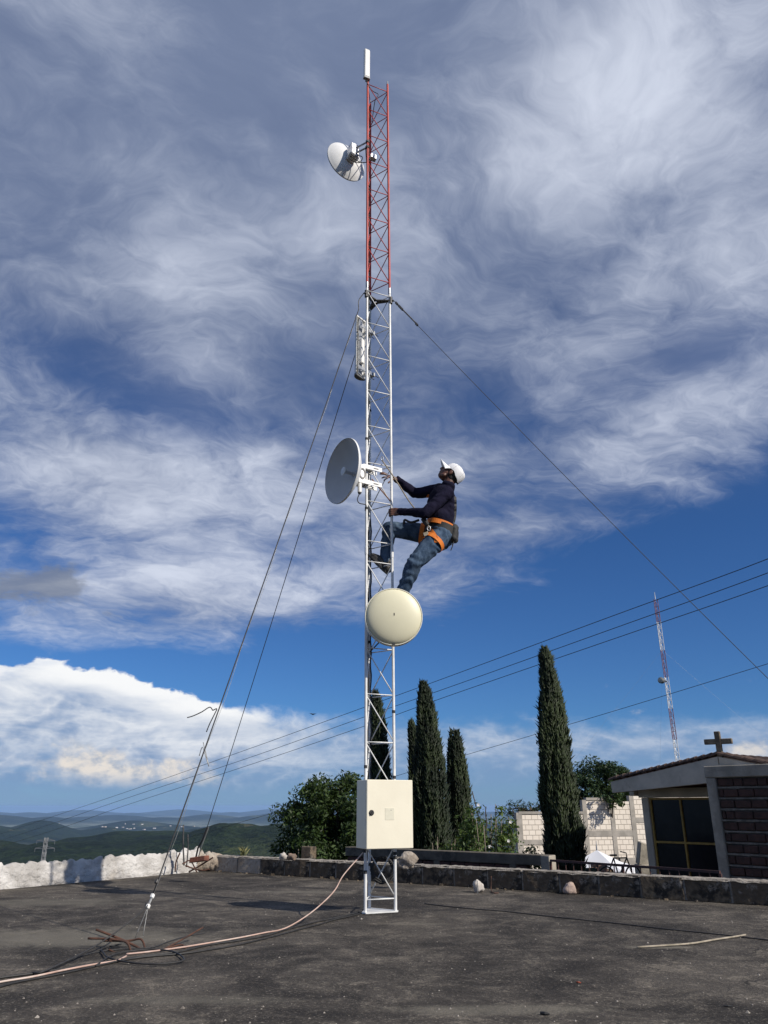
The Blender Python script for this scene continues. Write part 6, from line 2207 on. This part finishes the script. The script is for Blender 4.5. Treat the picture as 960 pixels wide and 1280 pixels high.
    prof = [(-0.030, 1.0), (-0.012, 1.02), (0.016, 0.99), (0.038, 0.92), (0.054, 0.80), (0.065, 0.60), (0.071, 0.32), (0.073, 0.01)]
    vs, fs = [], []
    for (hh, k) in prof:
        for i in range(n):
            a = 2 * math.pi * i / n
            low = -0.030 * max(0, -math.cos(a)) if hh < 0 else 0        # lower at the back
            vs.append(cc + f * (0.104 * k * math.cos(a) - .004) + l * (0.086 * k * math.sin(a)) + u * (hh + low + 0.010 * noise.noise(Vector((a * 2.2, hh * 22, 0)))))
    for i in range(len(prof) - 1):
        for k in range(n): fs.append((i * n + k, i * n + (k + 1) % n, (i + 1) * n + (k + 1) % n, (i + 1) * n + k))
    cap = cp.add(vs, fs).build('cap', capm, t, True)
    vz = MB()
    vs, fs = [], []
    m = 14
    for i in range(m + 1):
        a = R(-72 + 144 * i / m)
        base = cc + f * (0.100 * math.cos(a)) + l * (0.082 * math.sin(a)) + u * (-0.018)
        outp = cc + f * (0.100 * math.cos(a) + 0.100 * math.cos(a) ** .7) + l * (0.080 * math.sin(a)) + u * (-0.008 - 0.085 * (1 - math.cos(a)))
        midp = base.lerp(outp, .5) + u * (0.004)
        vs += [base, midp, outp, outp - u * .004, midp - u * .004, base - u * .004]
    for i in range(m):
        for k in range(6): fs.append((i * 6 + k, i * 6 + (k + 1) % 6, (i + 1) * 6 + (k + 1) % 6, (i + 1) * 6 + k))
    vz.add(vs, fs).build('visor', capm, cap, True)
    MB().lathe(cc + u * 0.072, u, [(0, .008), (.004, .006), (.006, .0001)], 10).build('button', capm, cap, True)
    for k in range(6):
        a = 2 * math.pi * k / 6 + .3
        sm_ = []
        for (hh, kk) in prof[1:]:
            sm_.append(cc + f * (0.1055 * kk * math.cos(a) - .004) + l * (0.0875 * kk * math.sin(a)) + u * (hh + .001))
        MB().tube(sm_, 0.0014, 4).build('seam', pmat('cap_seam', (0.55, 0.55, 0.57), None), cap)

    # ---- harness straps wrapped on the clothes
    bvs = []
    for ob in (shirt, jeans):
        bvs.append(BVHTree.FromPolygons([v.co for v in ob.data.vertices], [tuple(p.vertices) for p in ob.data.polygons]))
    def wrap(center, axis, n=48, rmax=0.22, a0=0, a1=360):
        axis = Vector(axis).normalized(); e1, e2 = frame(axis)
        pts, nr = [], []
        for k in range(n):
            a = R(a0 + (a1 - a0) * k / (n if a1 - a0 >= 360 else n - 1))
            d = e1 * math.cos(a) + e2 * math.sin(a)
            best = None
            for bv in bvs:
                hit = bv.ray_cast(center + d * rmax, -d, rmax)
                if hit[0] is not None and (best is None or hit[3] < best[3]): best = hit
            if best: pts.append(best[0]); nr.append(d)
        rad = [(p - center).length for p in pts]
        med = sorted(rad)[len(rad) // 2]
        rad = [min(r, med * 1.22) for r in rad]
        for _ in range(5):
            rad = [(rad[i - 1] + 2 * rad[i] + rad[(i + 1) % len(rad)]) / 4 for i in range(len(rad))]
        return [center + d * (r + .006) for r, d in zip(rad, nr)], nr
    hs = MB()
    pts, nr = wrap(P(549, 659, 6.90), Vector((0.30, 0, 1)))
    ribbon(hs, [p + d * .006 for p, d in zip(pts, nr)], nr, 0.045, 0.004)
    harness = hs.build('harness', orange, t)
    pad = MB()
    pts2, nr2 = wrap(P(550, 664.5, 6.90), Vector((0.30, 0, 1)), 60, .22)
    ribbon(pad, pts2, nr2, 0.085, 0.0025)
    pad.build('belt_pad', blackweb, harness)
    for (ctr, ax_, nm) in ((hipN.lerp(kneeN, .22), kneeN - hipN, 'leg_loop'), (hipF.lerp(kneeF, .30), kneeF - hipF, 'leg_loop')):
        lm = MB()
        pts, nr = wrap(ctr, ax_, 40, .17)
        ribbon(lm, pts, nr, 0.042, 0.005)
        lm.build(nm, orange, harness)
    # riser strap at the hip, shoulder straps
    def lay(pix, Y, mat, w, nm, back=False):
        pts, nr = [], []
        q = [Vector(P(x, y, Y)) for x, y in pix]
        for p in catmull(q, 5):
            d = Vector((p.x, p.y, p.z - CAM_H)).normalized()
            best = None
            for bv in bvs:
                hit = bv.ray_cast(p - d * .5, d, 1.0)
                if hit[0] is not None and (best is None or hit[3] < best[3]): best = hit
            if best: pts.append(best[0] - d * .004); nr.append((-d * .6 + best[1] * .6).normalized())
        if len(pts) > 2:
            m_ = MB(); ribbon(m_, pts, nr, w, .004); m_.build(nm, mat, harness)
    lay([(536.5, 661), (541, 666), (545, 673), (545.5, 678)], 6.8, orange, 0.040, 'riser_strap')
    lay([(568.5, 618), (569, 630), (568.5, 645), (566, 656)], 6.8, blackweb, 0.03, 'back_strap')
    lay([(536.5, 618), (534.5, 622), (532.5, 626)], 6.9, orange, 0.03, 'chest_strap')
    # D-ring, buckle
    dr = P(536.0, 660.5, 6.73)
    ringp = [dr + (X * math.cos(a) * .6 + UP * math.sin(a)) * 0.024 for a in [2 * math.pi * k / 18 for k in range(18)]]
    MB().tube(ringp, 0.0045, 8, closed=True).build('d_ring', galv, harness, True)
    bk = P(532.5, 667.5, 6.715)
    MB().box(bk, X * 0.022 + UP * .008, Vector((0, .006, 0)), UP * 0.018 - X * .006, .003).build('buckle', pmat('brass_buckle', (0.55, 0.45, 0.30), (0.42, 0.34, 0.22), 30, .4, .7), harness)
    # lanyard to the rung above
    top = at_leg(FL0, 3.9).lerp(at_leg(FR0, 3.9), .50) + FNRM * .012
    top = on_plane(477.2, 574.8, at_leg(FL0, 3.9) + FNRM * .014, FNRM)
    hook = MB(); hk = [top + Vector((0.004, -.004, 0.012)) + (X * math.cos(a) * .7 + UP * math.sin(a) * 1.3) * 0.016 for a in [2 * math.pi * k / 16 for k in range(16)]]
    hook.tube(hk, 0.0045, 6, closed=True).build('hook', galv, harness, True)
    lan = MB(); lp = [top, top.lerp(dr, .3) + Vector((.004, 0, -.004)), top.lerp(dr, .62) + Vector((0, .02, -.006)), dr + Vector((-.02, .01, .06)), dr]
    lan.tube(catmull(lp, 6), 0.0062, 8).build('lanyard', pmat('tan_rope', (0.30, 0.25, 0.18), (0.20, 0.17, 0.13), 60, 0.8), harness, True)
    sh = MB(); a0, a1 = P(528.5, 648, 6.735), P(534.5, 656.5, 6.73)
    sh.tube([a0, a0.lerp(a1, .5), a1], [.022, .026, .020], 10).build('shock_pack', blackweb, harness, 'auto')
    dg2 = P(512, 652, 6.85)
    MB().tube(catmull([P(524, 650, 6.78), P(514, 653, 6.80), P(506, 650, 6.84), P(505, 655, 6.86)], 5), 0.012, 6).build('loose_strap', blackweb, harness, True)
    # tool pouch on the back of the belt
    pc = P(566.0, 667, 6.86)
    pm = MB()
    pm.box(pc, X * 0.048, Vector((0, .075, 0)), UP * 0.082 + X * .014, .03)
    capsule_chain(pm, [pc + Vector((.01, -.05, .03)), pc + Vector((.0, -.05, -.06))], [.036, .034])
    capsule_chain(pm, [pc + Vector((.025, .04, .03)), pc + Vector((.02, .04, -.05))], [.036, .036])
    pouch = organic('tool_pouch', pm, .007, 3, blackweb, harness, lambda c: .004 * noise.fractal(c * 22, 1, 2, 3))
    for (x0, y0, x1, y1, w) in ((553, 681, 549.5, 689, .006), (557, 680, 554.5, 687, .011), (566, 676, 565.5, 682, .007), (567, 677, 563.5, 688, .005)):
        MB().tube([P(x0, y0, 6.85), P((x0 + x1) / 2 + .5, (y0 + y1) / 2, 6.845), P(x1, y1, 6.85)], w, 6).build('dangling_strap', blackweb, pouch)


build_climber()


# ================================================================== THE AIR
def build_haze():
    m = bpy.data.materials.new('haze'); m.use_nodes = True
    nt = m.node_tree; nt.nodes.clear()
    o = nt.nodes.new('ShaderNodeOutputMaterial')
    v = nt.nodes.new('ShaderNodeVolumePrincipled')
    v.inputs['Color'].default_value = (0.40, 0.63, 1.0, 1)
    v.inputs['Density'].default_value = HAZE
    v.inputs['Anisotropy'].default_value = 0.0
    nt.links.new(v.outputs[0], o.inputs['Volume'])
    R_ = 78000.0
    ob = MB().box((0, 0, -375), (R_, 0, 0), (0, R_, 0), (0, 0, 420)).build('haze', m)
    tag(ob, 'thin blue haze lying over the valley and far hills', 'haze', kind='stuff')


HAZE = 2.2e-5
build_haze()
